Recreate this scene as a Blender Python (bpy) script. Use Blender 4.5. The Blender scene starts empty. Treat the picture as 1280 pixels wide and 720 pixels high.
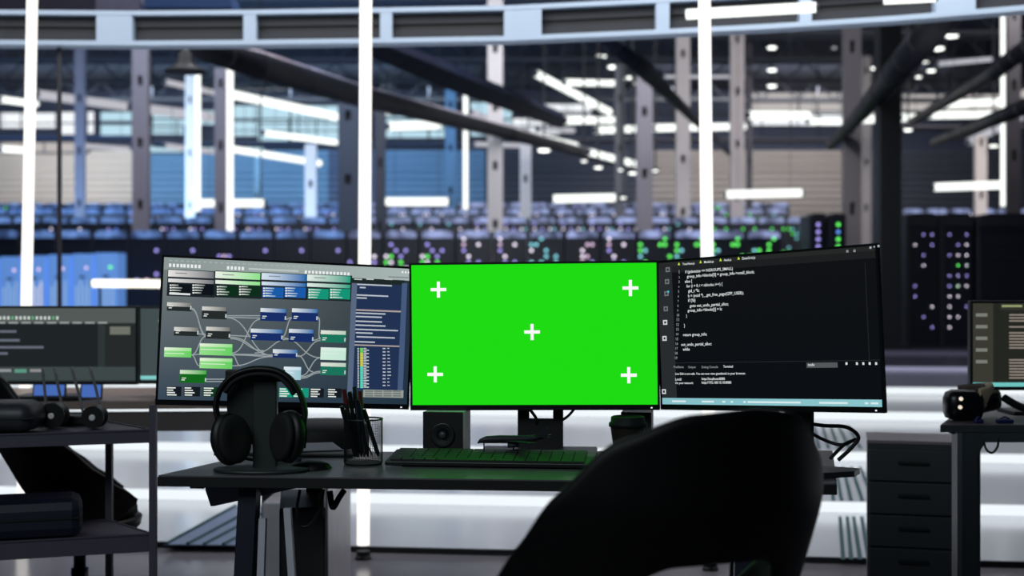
import bpy, bmesh, math, random
from mathutils import Vector, Matrix
R = random.Random(7)
COL = bpy.context.scene.collection
F = 1700.0; H = 1.144
def P(px, py, D): return Vector(((px-640)/F*D, D, H-(py-360)/F*D))
def onz(px, py, z):
    D = (H-z)*F/(py-360); return Vector(((px-640)/F*D, D, z))
def lin(c):
    return tuple(((v/255)/12.92 if v/255 <= .04045 else ((v/255+.055)/1.055)**2.4) for v in c)

# ------------------------------------------------------------------ materials
MC = {}
def mat(name, rgb, rough=.5, metal=0, spec=.5, emit=None, es=1, bump=None, noise=None):
    if name in MC: return MC[name]
    m = bpy.data.materials.new(name); m.use_nodes = True
    nt = m.node_tree; b = nt.nodes['Principled BSDF']
    c = lin(rgb)
    b.inputs['Base Color'].default_value = (*c, 1)
    b.inputs['Roughness'].default_value = rough
    b.inputs['Metallic'].default_value = metal
    b.inputs['Specular IOR Level'].default_value = spec
    if emit:
        b.inputs['Emission Color'].default_value = (*lin(emit), 1); b.inputs['Emission Strength'].default_value = es
    tc = nt.nodes.new('ShaderNodeTexCoord')
    n = nt.nodes.new('ShaderNodeTexNoise'); n.inputs['Scale'].default_value = (noise or (12, .15))[0]
    n.inputs['Detail'].default_value = 4
    nt.links.new(tc.outputs['Object'], n.inputs['Vector'])
    r = nt.nodes.new('ShaderNodeMapRange'); a = (noise or (12, .15))[1]
    r.inputs['To Min'].default_value = 1-a; r.inputs['To Max'].default_value = 1+a
    nt.links.new(n.outputs['Fac'], r.inputs['Value'])
    mx = nt.nodes.new('ShaderNodeVectorMath'); mx.operation = 'SCALE'
    mx.inputs[0].default_value = c; nt.links.new(r.outputs['Result'], mx.inputs['Scale'])
    nt.links.new(mx.outputs['Vector'], b.inputs['Base Color'])
    if bump:
        bp = nt.nodes.new('ShaderNodeBump'); bp.inputs['Strength'].default_value = bump[2]; bp.inputs['Distance'].default_value = bump[3]
        if bump[0] == 'wave':
            w = nt.nodes.new('ShaderNodeTexWave'); w.wave_type = 'BANDS'; w.bands_direction = 'Z'; w.inputs['Scale'].default_value = bump[1]
            nt.links.new(tc.outputs['Object'], w.inputs['Vector']); nt.links.new(w.outputs['Fac'], bp.inputs['Height'])
        else:
            w = nt.nodes.new('ShaderNodeTexNoise'); w.inputs['Scale'].default_value = bump[1]
            nt.links.new(tc.outputs['Object'], w.inputs['Vector']); nt.links.new(w.outputs['Fac'], bp.inputs['Height'])
        nt.links.new(bp.outputs['Normal'], b.inputs['Normal'])
    MC[name] = m; return m
def emis(name, rgb, s=1):
    if name in MC: return MC[name]
    m = bpy.data.materials.new(name); m.use_nodes = True; nt = m.node_tree
    nt.nodes.clear(); o = nt.nodes.new('ShaderNodeOutputMaterial'); e = nt.nodes.new('ShaderNodeEmission')
    e.inputs['Color'].default_value = (*lin(rgb), 1); e.inputs['Strength'].default_value = s
    nt.links.new(e.outputs[0], o.inputs[0]); MC[name] = m; return m
def vcol(name='display_pixels', s=1):
    if name in MC: return MC[name]
    m = bpy.data.materials.new(name); m.use_nodes = True; nt = m.node_tree
    nt.nodes.clear(); o = nt.nodes.new('ShaderNodeOutputMaterial'); e = nt.nodes.new('ShaderNodeEmission')
    a = nt.nodes.new('ShaderNodeAttribute'); a.attribute_name = 'Col'; e.inputs['Strength'].default_value = s
    nt.links.new(a.outputs['Color'], e.inputs['Color']); nt.links.new(e.outputs[0], o.inputs[0]); MC[name] = m; return m

WHITE_TUBE = emis('led_tube_white', (255, 252, 246), 1.25)
TUBE_FAR = emis('led_tube_far', (250, 255, 250), 1.6)
STRIP = emis('step_led_strip', (238, 246, 250), 1.05)

# ------------------------------------------------------------------ mesh builder
class MB:
    def __init__(s): s.v = []; s.f = []; s.m = []; s.c = []; s.hascol = False
    def add(s, vs, fs, mi=0):
        o = len(s.v); s.v += [Vector(v) for v in vs]
        for f in fs: s.f.append([i+o for i in f]); s.m.append(mi); s.c.append(None)
    def box(s, x0, y0, z0, x1, y1, z1, mi=0, M=None, bev=0):
        if x0 > x1: x0, x1 = x1, x0
        if y0 > y1: y0, y1 = y1, y0
        if z0 > z1: z0, z1 = z1, z0
        if bev > 0:
            bm = bmesh.new(); bmesh.ops.create_cube(bm, size=1)
            for v in bm.verts: v.co = Vector(((x0+x1)/2+v.co.x*(x1-x0), (y0+y1)/2+v.co.y*(y1-y0), (z0+z1)/2+v.co.z*(z1-z0)))
            bmesh.ops.bevel(bm, geom=list(bm.edges), offset=bev, segments=2, affect='EDGES', profile=.5)
            bm.verts.index_update()
            vs = [v.co.copy() for v in bm.verts]; fs = [[v.index for v in f.verts] for f in bm.faces]; bm.free()
        else:
            vs = [Vector(p) for p in ((x0,y0,z0),(x1,y0,z0),(x1,y1,z0),(x0,y1,z0),(x0,y0,z1),(x1,y0,z1),(x1,y1,z1),(x0,y1,z1))]
            fs = [(0,3,2,1),(4,5,6,7),(0,1,5,4),(1,2,6,5),(2,3,7,6),(3,0,4,7)]
        if M: vs = [M @ v for v in vs]
        s.add(vs, fs, mi); return s
    def tube(s, pts, r, n=10, mi=0, caps=True, flat=None):
        pts = [Vector(p) for p in pts]; rs = r if isinstance(r, (list, tuple)) else [r]*len(pts)
        rings = []; up = None
        for i, p in enumerate(pts):
            t = (pts[min(i+1, len(pts)-1)]-pts[max(i-1, 0)])
            if t.length < 1e-9: t = Vector((0,0,1))
            t.normalize()
            if up is None: up = Vector((0,0,1)) if abs(t.z) < .9 else Vector((1,0,0))
            a = t.cross(up)
            if a.length < 1e-6: a = t.cross(Vector((0,1,0)))
            a.normalize(); b = a.cross(t).normalized(); up = b
            fl = flat or (1, 1)
            rings.append([p+(a*math.cos(2*math.pi*k/n)*fl[0]+b*math.sin(2*math.pi*k/n)*fl[1])*rs[i] for k in range(n)])
        vs = [v for rg in rings for v in rg]; fs = []
        for i in range(len(pts)-1):
            for k in range(n):
                k2 = (k+1) % n; fs.append((i*n+k, i*n+k2, (i+1)*n+k2, (i+1)*n+k))
        if caps: fs.append(tuple(range(n))[::-1]); fs.append(tuple((len(pts)-1)*n+k for k in range(n)))
        s.add(vs, fs, mi); return s
    def lathe(s, prof, n=24, c=(0,0,0), M=None, mi=0):
        vs = []; fs = []
        for (r, z) in prof:
            for k in range(n):
                a = 2*math.pi*k/n; v = Vector((r*math.cos(a), r*math.sin(a), z))
                if M: v = M @ v
                vs.append(v+Vector(c))
        for i in range(len(prof)-1):
            for k in range(n):
                k2 = (k+1) % n; fs.append((i*n+k, i*n+k2, (i+1)*n+k2, (i+1)*n+k))
        fs.append(tuple(range(n))[::-1]); fs.append(tuple((len(prof)-1)*n+k for k in range(n)))
        s.add(vs, fs, mi); return s
    def prism(s, poly, y0, y1, M=None, mi=0):
        n = len(poly); vs = [Vector((x, y0, z)) for x, z in poly]+[Vector((x, y1, z)) for x, z in poly]
        if M: vs = [M @ v for v in vs]
        fs = [tuple(range(n)), tuple(range(2*n-1, n-1, -1))]+[(i, i+n, (i+1) % n+n, (i+1) % n) for i in range(n)]
        s.add(vs, fs, mi); return s
    def grid(s, rows, mi=0, closed=False):
        n = len(rows[0]); vs = [v for r in rows for v in r]; fs = []
        for i in range(len(rows)-1):
            for k in range(n if closed else n-1):
                k2 = (k+1) % n; fs.append((i*n+k, i*n+k2, (i+1)*n+k2, (i+1)*n+k))
        s.add(vs, fs, mi); return s
    def build(s, name, mats, parent=None, smooth=False, world=False, fix=True):
        me = bpy.data.meshes.new(name); vs = s.v
        if world and parent:
            inv = parent.matrix_basis.inverted()
            pp = parent.parent
            vs = [inv @ v for v in vs]
        me.from_pydata([tuple(v) for v in vs], [], s.f)
        for m in (mats if isinstance(mats, (list, tuple)) else [mats]): me.materials.append(m)
        for i, p in enumerate(me.polygons): p.material_index = s.m[i]; p.use_smooth = smooth
        if s.hascol:
            ca = me.color_attributes.new('Col', 'FLOAT_COLOR', 'CORNER')
            for i, p in enumerate(me.polygons):
                cs = s.c[i] or [(1,1,1)]*p.loop_total
                for j, li in enumerate(p.loop_indices): ca.data[li].color = (*cs[j % len(cs)], 1)
        elif fix:
            bm = bmesh.new(); bm.from_mesh(me); bmesh.ops.recalc_face_normals(bm, faces=bm.faces); bm.to_mesh(me); bm.free()
        me.update()
        o = bpy.data.objects.new(name, me); COL.objects.link(o)
        if parent: o.parent = parent
        return o
def tag(o, label=None, cat=None, group=None, kind=None):
    if label: o['label'] = label
    if cat: o['category'] = cat
    if group: o['group'] = group
    if kind: o['kind'] = kind
    return o
def empty(name, loc=(0,0,0), rz=0, label=None, cat=None, group=None):
    o = bpy.data.objects.new(name, None); COL.objects.link(o)
    o.rotation_euler = (0, 0, rz); o.location = loc; o.empty_display_size = .1
    o.matrix_basis = Matrix.Translation(Vector(loc)) @ Matrix.Rotation(rz, 4, 'Z')
    return tag(o, label, cat, group)
def copy_tree(o, parent=None):
    c = o.copy(); COL.objects.link(c); c.parent = parent
    for ch in [x for x in COL.objects if x.parent == o]: copy_tree(ch, c)
    return c
def lamp(name, kind, loc, target, power, color, size=1, size_y=None, spot=None):
    l = bpy.data.lights.new(name, kind); l.energy = power; l.color = color
    if kind == 'AREA':
        l.shape = 'RECTANGLE'; l.size = size; l.size_y = size_y or size
    if kind == 'SPOT': l.spot_size = spot; l.spot_blend = .6; l.shadow_soft_size = size
    o = bpy.data.objects.new(name, l); COL.objects.link(o); o.location = loc
    o.rotation_euler = (Vector(target)-Vector(loc)).to_track_quat('-Z', 'Y').to_euler()
    return o

# ------------------------------------------------------------------ the setting
M_floor = mat('floor_polished_grey', (118, 114, 120), .2, noise=(3, .08))
M_hall = mat('hall_floor_dark', (30, 34, 44), .5)
M_ceil = mat('ceiling_dark', (34, 42, 60), .8, noise=(2, .3))
M_white = mat('stage_white_gloss', (205, 208, 216), .16, spec=.5, noise=(1.5, .03))
M_dark = mat('dark_gap', (18, 22, 26), .6)
mb = MB().box(-9, -2.5, -.1, 9, 30, 0); tag(mb.build('floor', M_floor), kind='structure')
mb = MB()
for (y0, y1, z) in ((24, 36, .41), (36, 44, 1.1), (44, 52, 1.8), (52, 66, 2.5)): mb.box(-26, y0, z-2.7, 26, y1, z)
tag(mb.build('floor_hall', M_hall), kind='structure')
mb = MB().box(-26, 9.5, 10.2, 26, 66, 10.5); tag(mb.build('ceiling', M_ceil), kind='structure')
mb = MB().box(-26.3, 9.5, -.1, -26, 66, 10.2); tag(mb.build('wall_left', M_ceil), kind='structure')
mb = MB().box(26, 9.5, -.1, 26.3, 66, 10.2); tag(mb.build('wall_right', M_ceil), kind='structure')
# far wall: corrugated cladding bays
WD = 62.0
def hexm(n, c): return mat(n, c, .45, spec=.4, bump=('wave', 1.1, .6, .08), noise=(.25, .25))
bays = [(-60, 178, (190, 180, 172)), (178, 410, (88, 130, 168)), (410, 478, (60, 80, 115)), (478, 606, (80, 120, 160)),
        (606, 800, (46, 54, 70)), (800, 1062, (140, 134, 132)), (1062, 1350, (56, 60, 72))]
mb = MB(); mats = []
for i, (a, b, c) in enumerate(bays):
    mats.append(hexm('cladding_bay_%d' % i, c)); pa = P(a, 195, WD); pb = P(b, 195, WD)
    z = 0
    for k in range(16):   # horizontal corrugation ribs
        z0 = 2.3+k*.32; mb.box(pa.x, WD, z0, pb.x, WD+.25, z0+.16, i); mb.box(pa.x, WD+.06, z0+.16, pb.x, WD+.25, z0+.32, i)
mats.append(mat('upper_wall', (38, 46, 66), .8))
mb.box(-26, WD+.1, 7.42, 26, WD+.4, 10.3, len(bays)); mb.box(-26, WD+.1, -.1, 26, WD+.4, 2.3, len(bays))
tag(mb.build('wall_back', mats), kind='structure')

# roof joists across the hall and lengthwise purlins (part of the ceiling)
M_joist = mat('roof_steel_dark', (40, 44, 54), .7, noise=(4, .3))
mb = MB()
for k in range(9):
    y = 22+k*5
    mb.box(-26, y, 9.75, 26, y+.22, 9.85); mb.box(-26, y, 9.0, 26, y+.22, 9.12)
    for j in range(34):
        x = -25.5+j*1.5; mb.tube([(x, y+.1, 9.06), (x+.75, y+.1, 9.8), (x+1.5, y+.1, 9.06)], .04, 5)
tag(mb.build('trim_1', M_joist), kind='structure')

# clerestory windows on the far wall: lit panes with mullions; beige ones glow in place of lit gallery steel
WIN = [(-20, 98, 30, 110), (45, 99, 72, 111), (82, 100, 96, 110), (112, 99, 120, 110), (0, 141, 70, 160), (75, 140, 104, 168), (108, 139, 118, 167),
       (125, 140, 165, 151), (125, 156, 165, 169), (128, 100, 160, 110), (186, 158, 230, 168), (190, 138, 268, 156), (296, 100, 330, 112), (292, 132, 322, 170),
       (322, 132, 424, 176), (330, 100, 356, 112), (482, 145, 556, 172), (486, 98, 556, 110), (558, 116, 568, 170), (588, 128, 640, 170), (662, 130, 740, 150),
       (640, 148, 700, 168), (940, 116, 1056, 139), (934, 140, 1060, 157), (1127, 118, 1262, 138), (1070, 120, 1100, 150), (1265, 85, 1290, 130), (0, 178, 110, 190), (250, 178, 330, 190), (186, 178, 228, 190)]
wcol = [emis('pane_white', (240, 244, 248), 1.1), emis('pane_cyan', (190, 226, 242), 1.0), emis('beige_glow', (206, 200, 198), .85)]
M_mull = mat('window_mullion', (50, 60, 78), .6)
for i, (x0, y0, x1, y1) in enumerate(WIN):
    a = P(x0, y0, WD-.1); b = P(x1, y1, WD-.1); mb = MB(); w = b.x-a.x; hh = a.z-b.z
    t = .05
    mb.box(a.x-t, WD-.12, b.z-t, b.x+t, WD+.1, b.z); mb.box(a.x-t, WD-.12, a.z, b.x+t, WD+.1, a.z+t)
    n = max(1, int(w/1.6))
    for k in range(n+1): mb.box(a.x+w*k/n-.02, WD-.12, b.z, a.x+w*k/n+.02, WD+.1, a.z)
    if hh > .7: mb.box(a.x, WD-.12, (a.z+b.z)/2-.03, b.x, WD+.1, (a.z+b.z)/2+.03)
    fr = mb.build('window_%d' % (i+1), M_mull); tag(fr, kind='structure')
    c = wcol[1] if 120 < x0 < 660 and i % 3 else (wcol[2] if (x0 > 900 or x0 < 60) and y0 < 125 or i in (25, 27) else wcol[0])
    MB().box(a.x, WD-.02, b.z, b.x, WD+.05, a.z).build('pane', c, fr)

# ------------------------------------------------------------------ white stage steps with light strips
YAW = math.radians(6.9)
SM = Matrix.Translation((0, 0, 0)) @ Matrix.Rotation(-YAW, 4, 'Z')   # stage frame: local y = distance at picture centre * cos
def stage(D): return D*math.cos(YAW)
steps = [(5.805, .000, .027), (6.93, .027, .084), (8.54, .084, .144), (10.56, .144, .212), (12.28, .212, .277), (14.6, .277, .328), (16.9, .328, .388), (18.9, .388, .444)]
names = ['lowest white step of the glossy stage, dark kick line at its foot', 'second white stage step behind the desk, bright light strip on its edge',
         'third white stage step, level with the desk top, strip lit', 'fourth stage step, light strip just under the monitors',
         'fifth stage step, thin light strip beside the right monitor', 'sixth stage step with the faintest lit strip before the dark ones',
         'first dark stage step in front of the black racks', 'topmost dark stage step at the foot of the server hall']
M_dstep = mat('stage_white_shaded', (58, 60, 74), .35, noise=(1.5, .05))  # darker copies of the stage white: light fading with distance, put into colour
M_mid = mat('stage_white_dimmed', (110, 112, 128), .3, noise=(1.5, .05))
S_dim = emis('step_strip_dim', (150, 150, 178), .9); S_faint = emis('step_strip_faint', (66, 66, 84), .9)
for i, (D, z0, z1) in enumerate(steps):
    root = empty('stage_step', (0, 0, 0), -YAW, names[i], 'step', 'stage steps')
    yn = stage(steps[i+1][0]) if i+1 < len(steps) else 26.5
    y = stage(D)
    m = M_white if i < 4 else (M_mid if i == 4 else M_dstep)
    mb = MB().box(-9.5, y+.02, 0 if i else 0, 9.5, yn+(.02 if i+1 < len(steps) else 0), z1)
    if i == 0: mb = MB().box(-9.5, y+.006, 0, 9.5, yn+.02, z1)
    mb.build('platform', m, root)
    if i == 0: MB().box(-9.5, y, 0.001, 9.5, y+.005, z1-.002).build('kick_strip', M_dark, root)
    else: MB().box(-9.5, y, z0+.004, 9.5, y+.019, z1-.001).build('light_strip', STRIP if i < 5 else (S_dim if i == 5 else S_faint), root)

# ribbed floor mats that cross the stage treads
M_rib = mat('mat_teal_rib', (34, 76, 82), .6); M_mat = mat('mat_slate', (112, 126, 156), .4)
def tread_z(k): return steps[k][2]
mb = MB()
k = 0; z = steps[0][2]
a = onz(205, 682, z); b = onz(292, 634, z); c = onz(395, 634, z); d = onz(300, 683, z)
mb.add([v+Vector((0,0,.0015)) for v in (a, d, c, b)]+[v+Vector((0,0,.006)) for v in (a, d, c, b)], [(0,1,2,3),(4,5,6,7),(0,1,5,4),(1,2,6,5),(2,3,7,6),(3,0,4,7)], 0)
for t in (0, .28, .5, .75):
    p = a.lerp(d, t); q = b.lerp(c, t); mb.tube([p+Vector((.01,0,.008)), q+Vector((.01,0,.008))], .008, 6, mi=1)
tag(mb.build('floor_mat', [M_mat, M_rib]), 'slate blue ribbed mat laid slantwise on the lowest white step at left', 'mat', 'ribbed stage mats')
for (zz, y0, y1, xs0, xs1, lab) in ((steps[0][2], 700, 646, (1054, 1064, 1075, 1086), (1050, 1059, 1067, 1077), 'row of thin dark vent slots in the lowest step beside the drawer cabinet'),
                                (steps[1][2], 626, 584, (1042, 1052, 1064, 1078, 1092), (1036, 1044, 1054, 1064, 1075), 'row of thin dark vent slots in the second stage step behind the desk end'),
                                (steps[2][2], 561, 532, (1024, 1036, 1048, 1062, 1076), (1018, 1028, 1038, 1048, 1060), 'row of faint vent slots in the third step behind the loose cables')):
    mb = MB()
    for x0, x1 in zip(xs0, xs1):
        p = onz(x0, y0, zz); q = onz(x1, y1, zz)
        mb.add([p+Vector((-.009,0,.001)), p+Vector((.009,0,.001)), q+Vector((.009,0,.001)), q+Vector((-.009,0,.001)), p+Vector((-.009,0,.003)), p+Vector((.009,0,.003)), q+Vector((.009,0,.003)), q+Vector((-.009,0,.003))],
               [(0,1,2,3),(4,5,6,7),(0,1,5,4),(1,2,6,5),(2,3,7,6),(3,0,4,7)])
    tag(mb.build('floor_vent', M_rib), lab, 'vent', 'stage floor vents')

# ------------------------------------------------------------------ curved girder, columns, light tubes of the stage
M_gir = mat('girder_pale_blue', (168, 184, 202), .5, noise=(5, .06))
M_gdk = mat('girder_recess', (30, 31, 38), .6); M_blk = mat('black_matte', (9, 11, 14), .6)
kn = [(-260, 8.05), (0, 8.2), (165, 8.23), (320, 8.2), (480, 8.14), (640, 8.07), (820, 7.87), (960, 7.70), (1120, 7.47), (1280, 7.19), (1500, 6.8)]
def gD(px):
    for (a, da), (b, db) in zip(kn, kn[1:]):
        if a <= px <= b:
            t = (px-a)/(b-a); return da+(db-da)*t
def gp(px, z, off=0):
    D = gD(px); return Vector(((px-640)/F*D, D+off, z))
root = empty('stage_girder', gp(640, 2.6), 0, 'long curved pale blue girder spanning the top of the picture', 'girder')
xs = [-240+k*20 for k in range(87)]
def sweep(mb, z0, z1, o0, o1, px0=-240, px1=1480, mi=0):
    q = [x for x in xs if px0 < x < px1]; q = [px0]+q+[px1]
    rows = [[gp(x, z0, o0), gp(x, z0, o1), gp(x, z1, o1), gp(x, z1, o0)] for x in q]
    mb.grid(rows, mi, closed=True); o = len(mb.v)-4*len(rows); mb.f += [[o, o+1, o+2, o+3], [len(mb.v)-4+i for i in range(4)]]; mb.m += [mi, mi]; mb.c += [None, None]
m1 = MB(); sweep(m1, 2.612, 2.640, 0, .14); m1.build('lower_flange', M_gir, root, world=True)
m1 = MB(); sweep(m1, 2.795, 2.822, 0, .14); m1.build('upper_flange', M_gir, root, world=True)
m1 = MB(); sweep(m1, 2.640, 2.70, .07, .10); sweep(m1, 2.735, 2.795, .07, .10); sweep(m1, 2.70, 2.735, .09, .095, mi=1); m1.build('web_panel', [M_gdk, M_blk], root, world=True)
for (a, b) in ((120, 165), (304, 320), (475, 490), (630, 677), (820, 837), (1000, 1015), (1170, 1220), (-60, -44), (1340, 1356)):
    m1 = MB(); sweep(m1, 2.638, 2.797, .004, .07, a, b); m1.build('stiffener_plate', M_gir, root, world=True)

for px in (-200, 1440):
    g_ = gp(px, 0); MB().box(g_.x-.04, g_.y+.03, steps[1][2], g_.x+.04, g_.y+.11, 2.612).build('support_post', M_gir, root, world=True)
# black column carrying the girder, thin post at left
def col_world(name, px, w, D, z0, z1, m, label, cat, dep=None, group=None):
    X = (px-640)/F*D; root = empty(name, (X, D, z0), 0, label, cat, group); h = z1-z0; dp = dep or w
    MB().box(-w/2, 0, 0, w/2, dp, h, bev=min(.01, w*.15)).build('shaft', m, root)
    MB().box(-w*.9, -w*.4, 0, w*.9, dp+w*.4, .02).build('foot_plate', m, root); return root
M_col = mat('column_black', (16, 19, 23), .45)
col_world('black_column', 1113.5, .27, 17.0, steps[6][2], 10.2, M_col, 'thick black column under the girder at right, behind the code monitor', 'column')
col_world('thin_post', 73.5, .024, 8.3, steps[1][2], 2.612, mat('post_dark', (38, 34, 44), .5), 'thin dark post under the girder beside the leftmost light tube', 'post')

tubes = [((41, -40), (33, 380), 6.05, 14, 'tall vertical light tube standing left of the left monitor'),
         ((457.5, -40), (455.5, 380), 5.74, 16, 'tall vertical light tube rising behind the left monitor corner'),
         ((880, -40), (884.5, 380), 5.52, 16, 'tall vertical light tube rising behind the code monitor')]
for (a, b, D, w, lab) in tubes:
    p0 = P(*a, D); p1 = P(*b, D); d = (p1-p0)/(p1.z-p0.z); zb = 0
    pb = p1+d*(zb+.03-p1.z); r = w/2/F*D
    root = empty('light_tube', (pb.x, pb.y, zb), 0, lab, 'light', 'vertical stage light tubes')
    MB().tube([pb+Vector((0,0,.03)), p0], r, 14).build('tube', WHITE_TUBE, root, smooth=True, world=True)
    MB().lathe([(r*1.25, 0), (r*1.25, .01), (r*1.08, .015), (r*1.08, .035)], 20).build('base_cap', M_col, root)
    MB().box(-.02, .0, 2.5, .02, .03, 2.6).build('clip', M_gir, root) if False else None
M_hang = mat('hanger_dark', (40, 44, 54), .6)
def hang_tube(a, b, D0, D1, w, lab, name='strip_light', m=None, group='hanging strip lights', rod=.9, mats_=None):
    p = P(*a, D0); q = P(*b, D1); r = w/2/F*(D0+D1)/2; c = (p+q)/2
    root = empty(name, c, 0, lab, 'light', group)
    MB().tube([p, q], r, 10).build('tube', m or TUBE_FAR, root, smooth=True, world=True)
    for e, s in ((p, 1), (q, -1)):
        d = (q-p).normalized()*s; MB().tube([e-d*r*.5, e-d*r*.02], r*.9, 10).build('end_cap', M_hang, root, world=True)
    if rod:
        for t in (.15, .85):
            e = p.lerp(q, t); MB().tube([e+Vector((0,0,r*.8)), (e.x, e.y, 10.15)], .008, 4).build('hanger', M_hang, root, world=True)
    return root
hang_tube((858, 18), (1020, 9), 7.55, 7.35, 13, 'bright horizontal tube crossing the girder beside the right vertical tube', rod=0)
hang_tube((1105, 1), (1170, -2), 7.3, 7.2, 9, 'short horizontal tube at the top edge above the black column', rod=0)
# low horizontal tube seen beside the left monitor
hang_tube((116, 354), (215, 355), 14, 14, 10, 'glowing horizontal tube at the left monitor edge in front of blue cabinets', rod=0, m=emis('warm_tube', (255, 252, 235), 2))
root = [o for o in COL.objects if o.name.startswith('strip_light')][-1]
mb = MB()
for t in (125, 205):
    p = P(t, 354, 14); mb.box(p.x-.01, p.y-.01, .277, p.x+.01, p.y+.01, p.z)
mb.build('support_leg', M_col, [o for o in COL.objects if o.parent is None and o.get('label', '').startswith('glowing horizontal')][0], world=True)

# ------------------------------------------------------------------ server racks
M_rack = mat('rack_dark_steel', (30, 34, 46), .45, noise=(8, .2)); M_rdoor = mat('rack_mesh_door', (20, 24, 34), .35, noise=(80, .4))
M_bar = mat('rack_top_glow', (60, 70, 95), .5, emit=(128, 138, 178), es=.8)  # emission stands in for light falling on the fan housings
M_barb = mat('rack_top_glow_blue', (50, 70, 110), .5, emit=(84, 114, 166), es=.85)
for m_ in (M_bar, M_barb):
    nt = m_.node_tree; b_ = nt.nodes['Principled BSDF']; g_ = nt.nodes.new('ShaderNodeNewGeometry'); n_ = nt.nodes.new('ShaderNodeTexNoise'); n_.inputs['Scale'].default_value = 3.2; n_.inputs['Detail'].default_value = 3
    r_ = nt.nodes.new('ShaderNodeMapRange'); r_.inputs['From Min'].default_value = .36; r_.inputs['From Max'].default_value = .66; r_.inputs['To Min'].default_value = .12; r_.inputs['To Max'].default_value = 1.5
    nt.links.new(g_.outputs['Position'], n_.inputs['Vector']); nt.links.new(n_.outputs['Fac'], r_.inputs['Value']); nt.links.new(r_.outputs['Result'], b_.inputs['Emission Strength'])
LC = {'w': (215, 205, 222), 'g': (90, 220, 90), 'p': (140, 130, 205), 'c': (110, 180, 190), 'b': (80, 110, 200), 'k': (180, 155, 180)}
LM = {k: emis('led_'+k, v, 2.6) for k, v in LC.items()}; LMF = {k: emis('ledfar_'+k, v, 1.8) for k, v in LC.items()}
def make_rack(w, h, d, pal, n, s, seed, bar, lightsM, bw=.85, bh=.14, ztop=1.0):
    r = random.Random(seed); root = empty('server_rack', (0, 0, 0))
    MB().box(-w/2+.01, 0, 0, w/2-.01, d, h, bev=.01).build('cabinet', M_rack, root)
    mb = MB().box(-w/2+.04, -.02, .05, w/2-.04, 0, h-bh-.03)
    for k in range(14): mb.box(-w/2+.06, -.028, .1+k*(h-.4)/14, w/2-.06, -.02, .1+k*(h-.4)/14+.03)
    mb.build('door', M_rdoor, root)
    mb = MB()      # arched fan header on top, any glow stands in for light on it
    pts = [(-w*bw/2, h-bh), (w*bw/2, h-bh), (w*bw/2, h-.04), (w*bw*.35, h+.02), (-w*bw*.35, h+.02), (-w*bw/2, h-.04)]
    mb.prism(pts, -.06, .3).build('fan_header', bar, root)
    keys = sorted(set(pal)); mats_ = [lightsM[k] for k in keys]; mb = MB()
    for k in range(n):
        x = r.uniform(-w/2+.08, w/2-.08); z = h-bh-.06-r.random()*ztop; x = round(x/.11)*.11*.98; z = round(z/.13)*.13
        if abs(x) > w/2-.06: continue
        mb.lathe([(s*.2, 0), (s, .001), (s, .012), (s*.5, .02)], 8, (x, -.045, z), Matrix.Rotation(math.pi/2, 4, 'X'), keys.index(r.choice(pal)))
    if mb.f: mb.build('status_lights', mats_, root)
    return root
def rack_row(D, base, h, w, px0, px1, palfn, bar, lightsM, row, n, s, depth=1.0):
    protos = {}
    X0 = (px0-640)/F*D; X1 = (px1-640)/F*D; x = X0; i = 0
    while x < X1:
        px = 640+(x+w/2)/D*F
        if px > px1+40: break
        pal, desc = palfn(px); key = (pal, R.randrange(2), bar if not callable(bar) else bar(px))
        if key not in protos:
            o = make_rack(w, h, depth, pal, n//3 if px < 440 and D < 31 else n, s, hash_s(pal)+len(protos)*13+int(D), key[2], lightsM); protos[key] = o
            c = o
        else: c = copy_tree(protos[key])
        c.matrix_basis = Matrix.Translation((x+w/2, D, base)); c.location = (x+w/2, D, base)
        tag(c, 'dark server rack with %s in the %s' % (desc, row), 'server rack', 'server racks in the '+row)
        x += w; i += 1
def hash_s(s): return sum(ord(c)*(i+3) for i, c in enumerate(s))
def pal_front(px):
    if 780 < px < 965: return 'gggggc', 'green lights'
    if px < 150: return 'wwk', 'scattered white lights'
    if 150 <= px < 420: return 'pk', 'a few violet lights'
    if px < 560: return 'pwg', 'mixed violet and white lights'
    if 660 < px < 710: return 'cwc', 'cyan lights'
    return 'wwkkp', 'whitish pink lights'
def pal_back(px):
    if px < 60: return 'gbw', 'green and blue lights'
    if px < 130: return 'ggw', 'green lights'
    if px < 180: return 'bbp', 'blue lights'
    if px < 480: return 'wpb', 'pale blue lights'
    if 880 < px: return 'ggcc', 'teal green lights'
    return 'wpwcp', 'pale violet lights'
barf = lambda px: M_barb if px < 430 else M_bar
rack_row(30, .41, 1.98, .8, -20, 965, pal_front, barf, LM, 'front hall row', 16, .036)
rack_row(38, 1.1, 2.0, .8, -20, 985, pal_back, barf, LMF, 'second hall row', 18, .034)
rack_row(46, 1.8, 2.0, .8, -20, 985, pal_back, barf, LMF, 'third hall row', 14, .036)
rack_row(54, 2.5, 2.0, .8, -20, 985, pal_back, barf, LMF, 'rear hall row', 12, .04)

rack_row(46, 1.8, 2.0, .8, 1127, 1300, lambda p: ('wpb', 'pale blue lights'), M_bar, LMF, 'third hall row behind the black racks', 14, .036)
M_bar0 = mat('rack_top_dark', (22, 26, 36), .5)
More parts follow.
